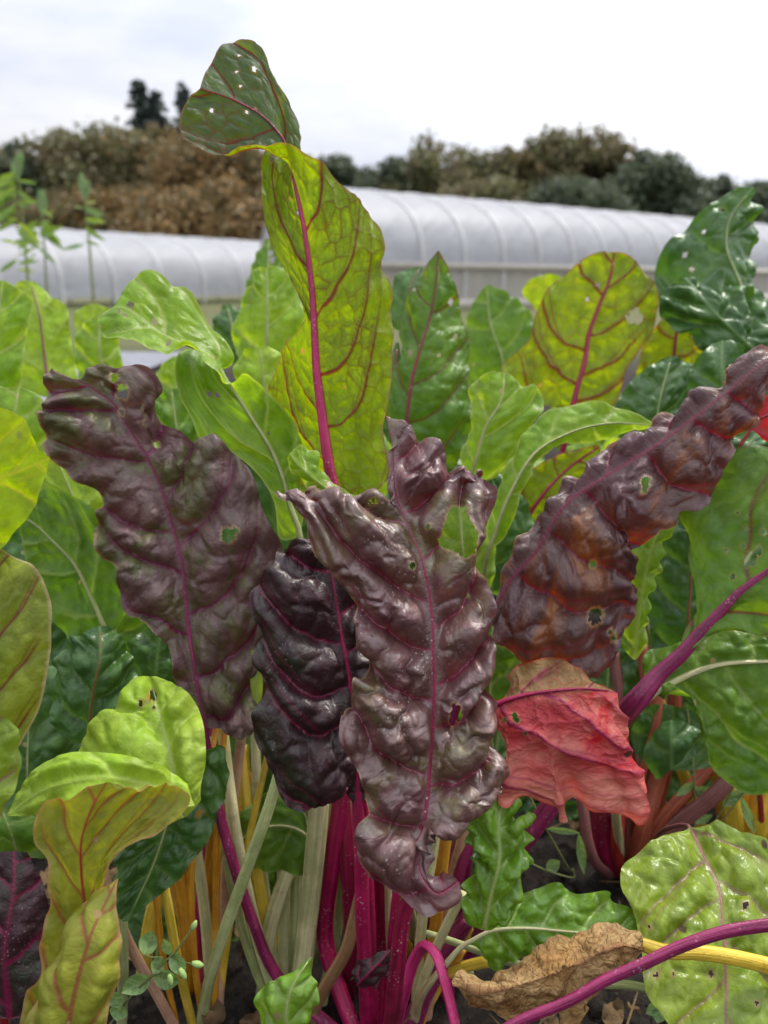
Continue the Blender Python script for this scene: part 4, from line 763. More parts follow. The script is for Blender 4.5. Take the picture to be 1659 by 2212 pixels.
# ---- cream and golden stalks in the middle
P3 = plant(470, 2225, 'chard with golden and orange stalks beside the chickweed')
for a in (('oran', .62, [(475, 1700, 2), (469, 1820, 2), (466, 1972, 3), (464, 2220, 'G')], 17), ('oran', .61, [(425, 1800, 1), (415, 1863, 1), (418, 2045, 2), (440, 2220, 'G')], 16), ('yel', .60, [(352, 1900, 0), (360, 1940, 0), (378, 2045, 1), (420, 2230, 'G')], 21), ('oran', .60, [(332, 1900, 1), (338, 1947, 1), (349, 2045, 2), (385, 2230, 'G')], 15),
          ('pgreen', .59, [(606, 1660, 3), (590, 1715, 2), (538, 1863, 1), (473, 2045, 2), (430, 2225, 'G')], 27), ('peach', .64, [(505, 1720, 2), (490, 1863, 3), (478, 2050, 4), (470, 2210, 'G')], 24), ('mag', .66, [(432, 1900, 2), (428, 2060, 3), (440, 2215, 'G')], 16),
          ('yel', .63, [(540, 1800, 3), (500, 1980, 4), (470, 2200, 'G')], 16), ('cream', .65, [(425, 1830, 3), (440, 1950, 3), (460, 2200, 'G')], 26)): stem(P3, *a)
P4 = plant(630, 2200, 'chard with broad cream stalks left of the crimson stalks')
for a in (('cream', .645, [(692, 1690, 0), (686, 1770, 0), (674, 1900, 1), (656, 2063, 3), (640, 2200, 'G')], 44), ('cream', .67, [(610, 1760, 2), (612, 1900, 3), (612, 2190, 'G')], 30), ('cream', .65, [(520, 1870, 0), (545, 1980, 1), (590, 2130, 3), (615, 2200, 'G')], 30),
          ('pgreen', .66, [(505, 1930, 0), (540, 2060, 2), (600, 2210, 'G')], 22), ('cream', .66, [(560, 1800, 2), (572, 1930, 3), (605, 2190, 'G')], 24), ('pgreen', .68, [(735, 1800, 3), (735, 1950, 4), (690, 2190, 'G')], 26), ('cream', .68, [(640, 1840, 3), (630, 2000, 4), (625, 2190, 'G')], 24), ('brown', .62, [(765, 1990, 3), (752, 2040, 3), (700, 2135, 4), (660, 2220, 'G')], 30)): stem(P4, *a)
leaf(P4, .66, [(690, 1760, 0), (640, 1700, 1), (560, 1720, 1), (500, 1790, 1), (480, 1850, 1)], [(690, 1830, 0), (640, 1790, 0), (560, 1790, 0), (480, 1852, 0)], [(680, 1900, 0), (640, 1890, 0), (560, 1880, 0), (482, 1856, 0)], 'green', 'cream', w=(8, 2), lat=3, amp=(3, 1.4), label='green leaf with cream veins low behind the violet stalk')
leaf(P4, .645, [(650, 1160, 0), (615, 1180, 0), (590, 1080, 0), (578, 1054, 0), (527, 996, 0), (491, 974, 0), (437, 956, 0), (415, 905, 0), (389, 858, 0), (378, 800, .5), (392, 765, 2), (440, 752, 3), (500, 790, 3), (506, 775, 2.4), (491, 748, 2), (455, 705, 2), (438, 668, 1.8), (425, 645, 1.5), (398, 617, 1.2), (371, 617, 1), (352, 595, .6), (327, 582, .3), (292, 592, 0), (263, 629, -.4), (246, 661, -.8), (222, 677, -1.2)],
 [(650, 1165, 0), (645, 1140, 0), (626, 1089, 0), (612, 1032, 0), (586, 970, 0), (546, 905, 0), (509, 847, 0), (480, 802, 0), (455, 770, -.2), (386, 738, -.8), (349, 720, -1), (291, 676, -1.2), (258, 662, -1.4), (220, 680, -1.5)],
 [(652, 1160, 0), (664, 1050, 0), (657, 952, -.6), (640, 920, -.8), (612, 880, -1), (557, 829, -1.2), (527, 808, -1.4), (506, 822, -1.6), (484, 828, -2), (466, 800, -2.4), (436, 772, -2.8), (404, 745, -3.2), (366, 764, -3.6), (317, 748, -3.4), (255, 735, -3), (232, 732, -2.8), (214, 709, -2.4), (212, 690, -2)],
 'pale', 'pgreen', up=-1, w=(13, 2), stalk=[(650, 1250, 1, 18), (650, 1700, 4, 30), (640, 2190, 'G', 40)], calm=True, lat=4.6, latk=(.6, .8), amp=(3.4, 1.6), cell=1.8, fold=2, ruf=(1.8, 4), res=.0016, vw=.8, ribup=.7, holes=[(283, 659, 8), (257, 673, 4), (270, 680, 4), (333, 694, 6, .7), (452, 852, 5, 0, .7), (470, 853, 5, 0, .7), (625, 886, 4), (580, 935, 3), (365, 740, 5, .7)],
 label='pale green leaf folded over at its tip with a cream midrib left of the tall leaf')
leaf(P4, .575, [(840, 1120, 0), (770, 1110, 0), (700, 1070, 0), (650, 1040, 0), (628, 1020, -.4), (619, 992, -.5)], [(835, 1105, 0), (760, 1085, -.4), (690, 1045, -.8), (640, 1000, -1), (625, 980, -.8)], [(820, 1094, 0), (790, 1078, 0), (760, 1067, 0), (724, 1046, 0), (697, 1012, 0), (680, 975, 0), (655, 960, -.3), (635, 970, -.6)], 'pale', None, up=1, lat=2.2, amp=(4, 1.6), cell=1.2, ruf=(2.5, 2), label='small pale green crinkled leaf above the purple leaf')
leaf(P4, .52, [(620, 2250, 0), (575, 2240, 0), (551, 2190, 0), (552, 2150, 0), (572, 2126, 0), (615, 2108, 0), (645, 2088, 0), (671, 2068, 0)], [(630, 2255, 0), (618, 2190, -.8), (628, 2140, -.8), (672, 2066, 0)], [(640, 2250, 0), (665, 2210, 0), (686, 2170, 0), (690, 2135, 0), (672, 2100, 0), (674, 2070, 0)], 'gloss', 'pgreen', w=(6, 2), stalk=[(635, 2290, 1, 8)], lat=2, latk=(.5, .5), amp=(4, 1.8), cell=1.2, ruf=(1.5, 2), holes=[(600, 2195, 6)], label='small fresh green leaf at the bottom edge')

# ---- stalks and leaves right of the centre
P5 = plant(905, 2215, 'chard with orange and cream stalks behind the purple leaf')
for a in (('oran', .64, [(985, 1700, 0), (963, 1805, 0), (945, 1960, 1), (905, 2215, 'G')], 28), ('cream', .63, [(950, 1720, 0), (939, 1805, 0), (915, 1960, 1), (895, 2215, 'G')], 24), ('peach', .66, [(1010, 1760, 0), (975, 1900, 1), (920, 2210, 'G')], 22), ('cream', .60, [(1000, 1930, -1), (976, 1975, 0), (943, 2045, 1), (885, 2220, 'G')], 22), ('cream', .66, [(838, 1900, 0), (840, 2000, 1), (850, 2215, 'G')], 16),
          ('oran', .66, [(1000, 2050, 2), (950, 2130, 3), (905, 2215, 'G')], 18), ('yel', .65, [(1060, 2075, 2), (1000, 2090, 3), (930, 2130, 4), (900, 2210, 'G')], 26), ('vio', .64, [(1010, 1990, 0), (975, 2030, 1), (900, 2220, 'G')], 22)): stem(P5, *a, ext=.05 if a[2][0][1] < 1900 else 0)
leaf(P5, .56, [(985, 1975, 0), (1008, 1920, 0), (1019, 1872, 0), (1037, 1846, 0), (1012, 1828, 0), (998, 1780, .4), (1030, 1745, .5), (1060, 1732, .5)], [(1045, 2010, 0), (1062, 1930, -1), (1080, 1850, -1), (1078, 1790, -.5), (1085, 1735, .5)], [(1066, 2012, 0), (1103, 1976, 0), (1117, 1945, 0), (1133, 1902, 0), (1150, 1863, 0), (1143, 1790, 0), (1152, 1762, 0), (1124, 1764, .2), (1120, 1737, .4), (1090, 1733, .5)],
 'gloss', 'pgreen', w=(7, 2), lat=2.6, latk=(.4, .5), amp=(9, 3.5), cell=1.4, ruf=(4, 1.8), bulge=(.1, .1), res=.0011, label='bright curly green leaf right of the purple leaf tail')
leaf(P5, .575, [(1010, 2035, 0), (1045, 2020, 0), (1092, 1982, 0), (1117, 1938, .6), (1157, 1920, 1), (1197, 1906, 1.2), (1223, 1914, 1.2), (1245, 1931, 1), (1288, 1926, 1), (1310, 1925, 1), (1327, 1946, .8), (1357, 1961, .6), (1396, 1985, .2), (1398, 2005, 0)], [(1005, 2040, 0), (1056, 2013, -.4), (1128, 2005, -.5), (1219, 2012, -.5), (1310, 2018, -.3), (1398, 2010, 0)], [(1010, 2045, 0), (1045, 2060, -.5), (1056, 2096, -.8), (1076, 2097, -.8), (1110, 2076, -.8), (1160, 2070, -.8), (1250, 2080, -.6), (1330, 2060, -.3), (1396, 2018, 0)],
 'gloss', 'cream', w=(10, 2), stalk=[(965, 2081, .6, 14), (892, 2215, 'G', 18)], lat=2.6, latk=(.6, .4), amp=(4, 1.6), cell=1.4, ruf=(3, 1.8), res=.0011, label='ruffled green leaf with pale veins above the dried leaf')

# ---- lower right
P6 = plant(1760, 2150, 'chard with yellow stalk and large lime leaf at the lower right')
leaf(P6, 0.56, [(1480, 1788, 6), (1419, 1816, 5), (1383, 1838, 4), (1348, 1868, 3), (1345, 1925, 2), (1370, 1965, 1), (1385, 2030, 0), (1388, 2105, -1), (1398, 2150, -2), (1427, 2190, -3), (1490, 2270, -4), (1560, 2330, -5)], [(1490, 1785, 6), (1525, 1860, 4), (1550, 1910, 2.5), (1560, 1990, .5), (1568, 2100, -1.5), (1568, 2212, -3.5), (1570, 2330, -5)], [(1500, 1785, 6), (1547, 1783, 6), (1601, 1805, 5), (1660, 1822, 4), (1715, 1900, 2), (1730, 2050, -1), (1700, 2200, -3), (1580, 2330, -5)],
 'pinkv', 'dull', up=1, w=(9, 3), stalk=[(1478, 1782, 7, 12), (1440, 1790, 9, 14), (1400, 1850, 14, 16), (1345, 1890, 'G', 18)], lat=4.2, latk=(.7, .3), amp=(7, 2.8), cell=1.8, fold=8, ruf=(2.5, 4), holes=[(1610, 1954, 6), (1535, 2102, 6), (1419, 2106, 4), (1455, 2103, 3), (1635, 2167, 4), (1402, 2000, 3), (1412, 2108, 3)], label='large lime leaf with dull pink veins drooping at the lower right')
leaf(P6, 0.525, [(1390, 2038, 0), (1392, 2018, 0), (1355, 2003, .6), (1317, 1995, 1), (1281, 2003, 1), (1212, 2024, 1), (1165, 2038, 1), (1128, 2063, 1), (1085, 2092, 1), (1040, 2108, 1), (990, 2098, .6), (975, 2120, 0)], [(1392, 2052, 0), (1330, 2045, -1.4), (1250, 2080, -1.8), (1150, 2120, -1.6), (1060, 2140, -1), (978, 2128, 0)], [(1378, 2070, 0), (1347, 2089, 0), (1288, 2121, 0), (1240, 2160, 0), (1230, 2205, .3), (1208, 2176, 0), (1121, 2206, 0), (1085, 2199, 0), (1050, 2186, 0), (1018, 2178, 0), (995, 2140, 0)],
 'dead', 'yel', up=1, w=(30, 4), stalk=[(1440, 2056, 0, 32), (1492, 2056, 0, 33), (1583, 2068, .4, 34), (1660, 2086, 1, 36), (1760, 2150, 'G', 40)], lat=6, latk=(.6, .3), amp=(2, 2.5), cell=2.4, ruf=(1.6, 4), fold=8, crumple=2.8, nibble=.10, res=.001, ribup=1.4, rib=(0, .05), label='dried crumpled brown leaf on a yellow stalk')
stem(P6, 'vio', .505, [(1080, 2230, 0), (1110, 2212, 0), (1237, 2158, 0), (1310, 2116, 0), (1383, 2085, 0), (1474, 2043, 0), (1565, 2013, 0), (1660, 1998, 0), (1760, 1990, 0)], (23, 30), label='violet red stalk lying across the lower right')
stem(P6, 'pgreen', .58, [(1300, 2125, 0), (1360, 2128, 0), (1450, 2150, 0), (1560, 2190, 'G')], 20)
P7 = plant(1345, 1885, 'chard with rusty red stalks below the faded red leaf')
for a in (('rust', .80, [(1440, 1600, 0), (1420, 1680, 0), (1390, 1790, 0), (1350, 1885, 'G')], 40), ('rust', .79, [(1535, 1650, 0), (1440, 1760, 0), (1360, 1890, 'G')], 30), ('dull', .79, [(1560, 1700, -2), (1450, 1790, 0), (1360, 1895, 'G')], 36), ('red', .80, [(1345, 1640, 0), (1335, 1780, 0), (1335, 1890, 'G')], 30), ('crim', .82, [(1310, 1680, 0), (1305, 1800, 0), (1325, 1885, 'G')], 60), ('dull', .78, [(1255, 1720, 0), (1270, 1820, 0), (1320, 1895, 'G')], 24),
          ('rust', .78, [(1418, 1560, 0), (1395, 1640, 0), (1360, 1880, 'G')], 18)): stem(P7, *a, ext=.03)
P8 = plant(1590, 1860, 'chard with bright golden yellow stalks at the right')
for a in (('yel', .82, [(1460, 1620, 0), (1490, 1720, 0), (1540, 1860, 'G')], 26), ('yel', .80, [(1560, 1640, 0), (1580, 1760, 0), (1590, 1870, 'G')], 48), ('yel', .80, [(1680, 1680, 0), (1640, 1780, 0), (1610, 1880, 'G')], 44), ('oran', .82, [(1620, 1650, 0), (1610, 1760, 0), (1600, 1865, 'G')], 34)): stem(P8, *a)
leaf(P8, .645, [(1395, 1500, .5), (1387, 1440, 1), (1400, 1402, 1.2), (1452, 1392, 1), (1521, 1370, .6), (1660, 1366, 0), (1800, 1380, -1)], [(1370, 1535, 0), (1401, 1504, 0), (1456, 1471, -.2), (1539, 1438, -.6), (1660, 1428, -1), (1800, 1430, -1.5)], [(1420, 1510, 0), (1463, 1486, -.5), (1492, 1504, -.8), (1513, 1551, -1), (1518, 1606, -1.2), (1532, 1646, -1.4), (1566, 1686, -1.5), (1605, 1711, -1.5), (1660, 1716, -1.5), (1800, 1640, -1.5)],
 'green', 'cream', w=(22, 5), stalk=[(1345, 1570, 2, 26), (1330, 1700, 8, 28), (1345, 1880, 'G', 30)], lat=4.2, latk=(.6, .4), amp=(5, 2.4), cell=1.6, fold=7, ruf=(2.5, 4), vw=1.2, label='green leaf with a branching cream midrib at right')
leaf(P8, .68, [(1330, 1400, 0), (1320, 1250, 0), (1380, 1120, 0), (1440, 1070, 0)], [(1370, 1425, 0), (1385, 1300, -1), (1410, 1180, -1), (1455, 1080, 0)], [(1388, 1428, 0), (1398, 1370, 0), (1402, 1315, 0), (1420, 1253, 0), (1435, 1217, 0), (1438, 1177, 0), (1460, 1136, 0), (1466, 1090, 0)], 'pale', None, lat=2.6, amp=(5, 2), cell=1.3, ruf=(2, 2), label='bright crinkled green leaf edge below the orange purple leaf')
leaf(P8, .72, [(1420, 1460, 0), (1400, 1300, 0), (1440, 1130, 0), (1500, 1040, 0)], [(1480, 1460, 0), (1490, 1300, -1), (1500, 1160, -1), (1530, 1030, 0)], [(1560, 1450, 0), (1600, 1300, 0), (1600, 1130, 0), (1550, 1030, 0)], 'deep', 'rust', w=(8, 2), lat=4, amp=(5, 2), label='deep green shaded leaf behind the violet stalk')
leaf(P8, .68, [(1460, 1130, 0), (1450, 1050, 0), (1500, 980, 0), (1600, 930, 0)], [(1560, 1120, -1), (1570, 1050, -1), (1600, 990, -1), (1640, 930, 0)], [(1680, 1120, 0), (1720, 1040, 0), (1690, 960, 0), (1650, 928, 0)], 'deep', None, lat=3, amp=(7, 3), cell=1.6, ruf=(3, 3), label='deep green blistered leaf under the red leaf underside')
leaf(P8, .74, [(1420, 1700, 0), (1390, 1620, 0), (1430, 1560, 0)], [(1450, 1660, -1), (1450, 1600, -1), (1450, 1555, 0)], [(1500, 1640, 0), (1520, 1590, 0), (1470, 1550, 0)], 'deep', None, lat=3, amp=(3, 1), label='small dark leaf above the rusty stalks')
leaf(P8, .78, [(1560, 1660, 0), (1380, 1640, 0), (1370, 1560, 0), (1400, 1520, 0)], [(1530, 1600, 0), (1450, 1600, 0), (1400, 1530, 0)], [(1540, 1560, 0), (1480, 1530, 0), (1410, 1520, 0)], 'deep', None, lat=3, amp=(3, 1))

# ---- leaves of the second row
P9 = plant(1180, 1560, 'chard with red midribs and a round yellow green leaf in the second row')
leaf(P9, .95, [(1225, 890, 0), (1140, 860, 0), (1082, 800, 0), (1145, 728, 0), (1152, 695, 0), (1162, 668, 0), (1180, 628, 0), (1223, 590, 0), (1259, 560, 0), (1292, 546, 0), (1322, 544, 0)], [(1234, 890, 0), (1245, 843, 0), (1266, 767, 0), (1270, 730, 0), (1296, 657, 0), (1317, 603, 0), (1327, 545, 0)], [(1250, 890, 0), (1332, 870, 0), (1350, 803, 0), (1378, 763, 0), (1402, 727, 0), (1417, 676, 0), (1414, 621, 0), (1383, 574, 0), (1354, 548, 0), (1332, 544, 0)],
 'yred', 'mag', up=-1, w=(12, 3), stalk=[(1215, 980, 1, 13), (1190, 1200, 5, 18), (1180, 1560, 'G', 22)], lat=5.4, latk=(.5, .9), amp=(4, 1.6), cell=2.0, fold=6, ruf=(2, 5), vw=1.7, ribup=.8, res=.0022, holes=[(1372, 684, 15), (1363, 690, 10), (1292, 616, 4), (1268, 646, 4), (1250, 566, 4)], label='round yellow green leaf with a red branching midrib')
leaf(P9, 1.0, [(1440, 870, 0), (1380, 840, 0), (1385, 760, 0), (1420, 700, 0), (1450, 670, 0)], [(1450, 880, 0), (1456, 763, 0), (1468, 670, 0)], [(1465, 875, 0), (1534, 830, 0), (1530, 777, 0), (1500, 735, 0), (1475, 672, 0)], 'yred', 'mag', up=-1, w=(10, 3), stalk=[(1440, 1000, 3, 12), (1250, 1550, 'G', 16)], lat=6, latk=(.4, .8), amp=(3, 1), vw=1.6, res=.0024, ribup=.8, label='smaller yellow green leaf with red midrib behind the crumpled leaf')
leaf(P9, .80, [(1090, 1100, 0), (1130, 1030, 0), (1200, 985, 0), (1290, 960, 0)], [(1130, 1130, 0), (1180, 1060, -.5), (1230, 1010, 0), (1295, 965, 0)], [(1180, 1160, 0), (1260, 1080, 0), (1290, 1010, 0), (1298, 970, 0)], 'yred', 'mag', up=-1, w=(8, 2), lat=4, amp=(2, 1), res=.002, label='green leaf with pink veins under the long pale leaf')
P10 = plant(1010, 1560, 'green chard with a pointed leaf in the second row')
leaf(P10, .86, [(850, 1000, 0), (834, 930, 0), (838, 858, 0), (856, 800, 0), (861, 741, .4), (863, 683, .4), (878, 643, 0), (907, 603, -.6), (925, 567, -.8), (944, 543, -.5)], [(895, 1040, 0), (880, 950, -1.6), (885, 850, -1.8), (905, 760, -1.6), (930, 680, -1), (942, 610, -.8), (947, 541, -.5)], [(975, 1040, 0), (998, 985, 0), (1019, 930, 0), (1021, 876, 0), (1008, 829, 0), (1018, 778, .2), (1019, 730, .2), (1005, 676, 0), (990, 621, -.2), (968, 574, -.4), (950, 543, -.5)],
 'deepred', 'crim', up=1, w=(9, 2), stalk=[(900, 1200, 3, 14), (1000, 1560, 'G', 20)], lat=6, latk=(.5, .8), amp=(6, 2.4), cell=2.2, fold=10, ruf=(3, 5), vw=1.0, res=.002, holes=[(973, 653, 6), (984, 727, 5), (886, 763, 5), (891, 816, 4)], label='pointed green leaf with dark red veins right of the tall leaf')
leaf(P10, 1.0, [(850, 720, 0), (838, 640, 0), (860, 590, 0), (905, 575, 0)], [(890, 720, 0), (880, 650, -1), (908, 575, 0)], [(930, 700, 0), (925, 620, 0), (910, 575, 0)], 'deep', 'crim', w=(6, 2), lat=5, amp=(3, 1.4), res=.0025, label='dark green leaf behind the pointed leaf')
leaf(P10, .90, [(840, 960, 0), (815, 900, 0), (830, 820, 0), (855, 740, 0)], [(850, 960, 0), (848, 860, -.6), (858, 740, 0)], [(870, 960, 0), (880, 880, 0), (862, 740, 0)], 'deep', 'mag', w=(9, 3), lat=4, amp=(3, 1), res=.0025)
leaf(P10, 1.3, [(1100, 860, 0), (1010, 830, 0), (1000, 740, 0), (1030, 640, 0), (1048, 618, 0)], [(1090, 860, 0), (1085, 774, -1), (1060, 700, -1), (1052, 616, 0)], [(1120, 850, 0), (1165, 790, 0), (1160, 700, 0), (1095, 632, 0), (1058, 616, 0)], 'green', 'pgreen', w=(6, 2), stalk=[(1090, 1000, 5, 8)], lat=7, amp=(4, 1.5), cell=2.5, res=.003, label='soft green leaf standing far back between the red veined leaves')
leaf(P10, 1.35, [(1200, 700, 0), (1150, 660, 0), (1128, 628, 0), (1140, 608, 0)], [(1220, 680, 0), (1190, 640, 0), (1142, 606, 0)], [(1240, 660, 0), (1225, 605, 0), (1180, 592, 0), (1144, 604, 0)], 'gold', None, lat=5, amp=(2, 1), res=.003, label='yellow green leaf left of the round leaf')
leaf(P10, .76, [(1000, 1030, 0), (998, 981, 0), (1023, 894, 0), (1012, 840, 0), (1030, 818, 0), (1067, 802, 0)], [(1010, 1050, 0), (1023, 1010, -.6), (1052, 916, -1), (1080, 870, -.8), (1090, 805, 0)], [(1060, 1050, 0), (1120, 980, -.5), (1157, 908, -.5), (1174, 885, -.3), (1175, 858, 0), (1160, 836, 0), (1135, 834, 0), (1117, 820, 0), (1096, 804, 0)], 'pale', 'pgreen', w=(9, 2), stalk=[(990, 1130, 1, 12), (1000, 1560, 'G', 20)], lat=4.6, latk=(.6, .6), amp=(4, 1.4), cell=2, ruf=(2, 4), res=.0018, label='pale green leaf with cream midrib above the purple leaf hole')
leaf(P10, .70, [(1040, 1180, 0), (1080, 1040, 0), (1130, 940, 0), (1175, 892, 0), (1208, 880, 0), (1281, 867, 0), (1332, 878, 0), (1383, 898, 0), (1420, 918, 0)], [(1060, 1180, -1), (1100, 1070, -1.5), (1160, 975, -1.5), (1230, 935, -1.2), (1310, 915, -.6), (1422, 920, 0)], [(1090, 1190, 0), (1120, 1090, -1), (1172, 985, -1), (1219, 957, -.6), (1288, 957, 0), (1330, 942, .3), (1383, 928, .3), (1420, 922, 0)], 'pale', 'pgreen', w=(9, 2), stalk=[(1040, 1300, 2, 12), (1000, 1560, 'G', 18)], lat=4.6, latk=(.6, .3), amp=(3, 1.2), ruf=(1.5, 4), res=.0017, label='long pale green leaf bending right with a bright folded rim')
leaf(P10, .78, [(1000, 1150, 0), (980, 1080, 0), (1020, 1000, 0)], [(1060, 1280, 0), (1070, 1130, -1), (1040, 1000, 0)], [(1130, 1260, 0), (1160, 1150, 0), (1120, 1060, 0), (1050, 1000, 0)], 'deep', None, lat=4, amp=(4, 2), res=.002)
leaf(P10, .74, [(960, 1300, 0), (930, 1180, 0), (960, 1080, 0)], [(1010, 1300, 0), (1000, 1190, -.8), (990, 1070, 0)], [(1060, 1290, 0), (1070, 1180, 0), (1010, 1070, 0)], 'pale', 'pgreen', w=(7, 2), lat=4, amp=(3, 1), res=.002, label='green leaf seen through the hole of the purple leaf')
P11 = plant(1640, 1480, 'dark green chard with crumpled leaves at the right edge')
leaf(P11, 1.0, [(1600, 720, 0), (1520, 735, 0), (1463, 701, 0), (1437, 676, 0), (1419, 639, 0), (1414, 596, 0), (1427, 548, -.5), (1477, 494, -1), (1520, 455, -1.5), (1580, 412, -2), (1622, 403, -2)], [(1612, 710, 0), (1612, 660, -2.5), (1600, 612, -3), (1570, 530, -2.8), (1575, 480, -2.6), (1628, 404, -2)], [(1625, 700, 0), (1626, 650, -.5), (1628, 600, 0), (1634, 540, 0), (1636, 480, -.8), (1634, 420, -1.6), (1632, 406, -2)],
 'deep', 'pgreen', up=1, w=(8, 2), stalk=[(1620, 850, 4, 14), (1640, 1480, 'G', 20)], lat=6, latk=(.6, .6), amp=(6, 2.4), cell=2.6, ruf=(4, 5), res=.002, vw=.8, holes=[(1562, 455, 4), (1520, 500, 4), (1480, 550, 5), (1495, 580, 4)], label='tall dark green leaf with folded tip at the right edge')
leaf(P11, .92, [(1600, 820, 0), (1540, 780, 0), (1480, 720, 0), (1425, 680, 0), (1432, 630, 0), (1470, 600, 0)], [(1660, 780, -1.5), (1600, 730, -2.5), (1540, 670, -2), (1480, 600, 0)], [(1700, 760, 0), (1690, 690, 0), (1640, 640, 0), (1560, 600, 0), (1490, 598, 0)], 'deep', None, lat=4, amp=(10, 4), cell=2.6, ruf=(6, 3.5), res=.002, label='crumpled blistered dark green leaf at the right edge')
leaf(P11, 1.02, [(1640, 800, 0), (1615, 720, 0), (1620, 640, 0)], [(1680, 800, 0), (1650, 700, -1), (1625, 630, 0)], [(1730, 780, 0), (1690, 680, 0), (1630, 620, 0)], 'deep', None, lat=4, amp=(5, 2), res=.003)
leaf(P11, .86, [(1340, 960, 0), (1330, 880, 0), (1390, 800, 0), (1440, 770, 0)], [(1420, 1000, 0), (1420, 900, -1), (1450, 770, 0)], [(1530, 980, 0), (1550, 880, 0), (1500, 790, 0), (1460, 768, 0)], 'deep', 'pgreen', w=(6, 2), lat=5, amp=(5, 2), res=.0024, label='dark green leaf below the round yellow green leaf')
leaf(P11, .80, [(1500, 900, 0), (1490, 800, 0), (1540, 740, 0)], [(1570, 900, 0), (1560, 810, -1), (1560, 735, 0)], [(1640, 880, 0), (1640, 790, 0), (1580, 735, 0)], 'deep', None, lat=5, amp=(6, 2), res=.0024)
# left side of the second row
P12 = plant(60, 1560, 'pale green chard standing at the left edge in the second row')
leaf(P12, .78, [(-100, 860, 0), (-110, 720, 0), (-40, 620, 0), (0, 606, 0)], [(-20, 870, -1), (-10, 740, -1), (6, 606, 0)], [(40, 870, 0), (49, 803, 0), (57, 730, 0), (64, 694, 0), (69, 648, 0), (36, 620, 0), (10, 606, 0)], 'pale', 'pgreen', w=(8, 2), lat=5, amp=(4, 1.6), cell=2, ruf=(2, 4), res=.002, label='pale green leaf cut by the left edge at horizon height')
leaf(P12, .96, [(60, 860, 0), (20, 760, 0), (18, 660, 0), (30, 612, 0), (58, 607, 0)], [(110, 860, -1), (95, 760, -1), (85, 680, -1), (66, 607, 0)], [(172, 850, 0), (162, 781, 0), (150, 709, 0), (142, 660, 0), (116, 650, 0), (100, 630, 0), (74, 608, 0)], 'lime', 'dull', up=-1, w=(8, 2), stalk=[(125, 950, 3, 12)], lat=6, amp=(3, 1.4), ruf=(2, 4), res=.0022, label='bright yellow green leaf behind the left edge leaf')
leaf(P12, 1.25, [(190, 740, 0), (162, 710, 0), (165, 670, 0), (190, 658, 0)], [(210, 740, 0), (200, 690, 0), (200, 656, 0)], [(230, 720, 0), (238, 670, 0), (210, 656, 0)], 'lime', None, lat=5, amp=(3, 1), res=.003, label='small lime leaf above the purple leaf at left')
leaf(P12, 1.1, [(180, 850, 0), (160, 790, 0), (165, 720, 0), (205, 680, 0)], [(230, 850, 0), (215, 760, -1), (215, 678, 0)], [(280, 850, 0), (262, 770, 0), (250, 710, 0), (225, 678, 0)], 'pale', 'pgreen', up=1, w=(7, 2), lat=5, amp=(4, 1.6), ruf=(3, 3), res=.0025, label='pale crinkled leaf above the dull purple leaf')
leaf(P12, .72, [(250, 1400, 0), (150, 1380, 0), (90, 1280, 0), (48, 1180, 0), (40, 1120, 0)], [(236, 1375, 0), (196, 1286, 0), (160, 1217, 0), (116, 1170, 0), (73, 1130, 0), (42, 1112, 0)], [(270, 1350, 0), (290, 1250, 0), (260, 1150, 0), (215, 1105, 0), (150, 1068, 0), (98, 1052, 0), (50, 1110, 0)], 'green', 'pgreen', up=-1, w=(12, 3), stalk=[(250, 1420, 1, 14), (250, 1700, 6, 18)], lat=4, latk=(.6, .5), amp=(3, 1.2), res=.0018, ribup=.8, label='green leaf with yellowish midrib below the golden leaf')
leaf(P12, .66, [(130, 1600, 0), (105, 1500, 0), (130, 1400, 0), (200, 1355, 0)], [(190, 1610, 0), (200, 1500, -1.5), (215, 1420, -1.5), (215, 1352, 0)], [(270, 1580, 0), (300, 1480, 0), (270, 1390, 0), (235, 1352, 0)], 'deep', 'rust', w=(5, 2), lat=3.4, amp=(7, 2.6), cell=2, ruf=(2, 3), res=.0016, label='glossy dark green blistered leaf in shade above the lime leaf')
leaf(P12, .70, [(250, 1620, 0), (240, 1500, 0), (270, 1400, 0), (330, 1340, 0)], [(330, 1620, 0), (330, 1500, -1), (350, 1340, 0)], [(430, 1620, 0), (420, 1500, 0), (380, 1340, 0)], 'deep', None, lat=4, amp=(5, 2), res=.002)
leaf(P12, .70, [(440, 1780, 0), (430, 1660, 0), (480, 1570, 0)], [(540, 1760, 0), (540, 1660, -1), (540, 1560, 0)], [(640, 1760, 0), (640, 1660, 0), (590, 1560, 0)], 'deep', None, lat=4, amp=(5, 2), res=.002)
leaf(P12, .63, [(560, 1545, 0), (545, 1500, 0), (540, 1440, 0), (542, 1405, 0)], [(555, 1548, 0), (556, 1500, 0), (550, 1440, 0), (544, 1404, 0)], [(535, 1538, 0), (562, 1515, 0), (568, 1480, 0), (550, 1405, 0)], 'lime', None, lat=2, amp=(1, .5), res=.0015, label='sliver of lime leaf between two purple leaves')
leaf(P12, .60, [(-60, 1850, 0), (-90, 1790, 0), (-40, 1740, 0)], [(40, 1850, 0), (20, 1790, -1), (0, 1742, 0)], [(130, 1860, 0), (120, 1790, 0), (40, 1745, 0)], 'green', 'pgreen', w=(6, 2), lat=3, amp=(3, 1), res=.0018, label='green leaf tucked under the lime fold at left')
leaf(P12, .56, [(-80, 2200, 0), (-90, 2050, 0), (-60, 1900, 0), (0, 1840, 0)], [(20, 2200, 0), (10, 2050, -1), (30, 1900, -.5), (30, 1838, 0)], [(110, 2200, 0), (110, 2050, 0), (100, 1930, 0), (60, 1840, 0)], 'darkpurple', None, lat=4, amp=(5, 2), res=.0018, label='dark purple leaf in shade at the left bottom edge')
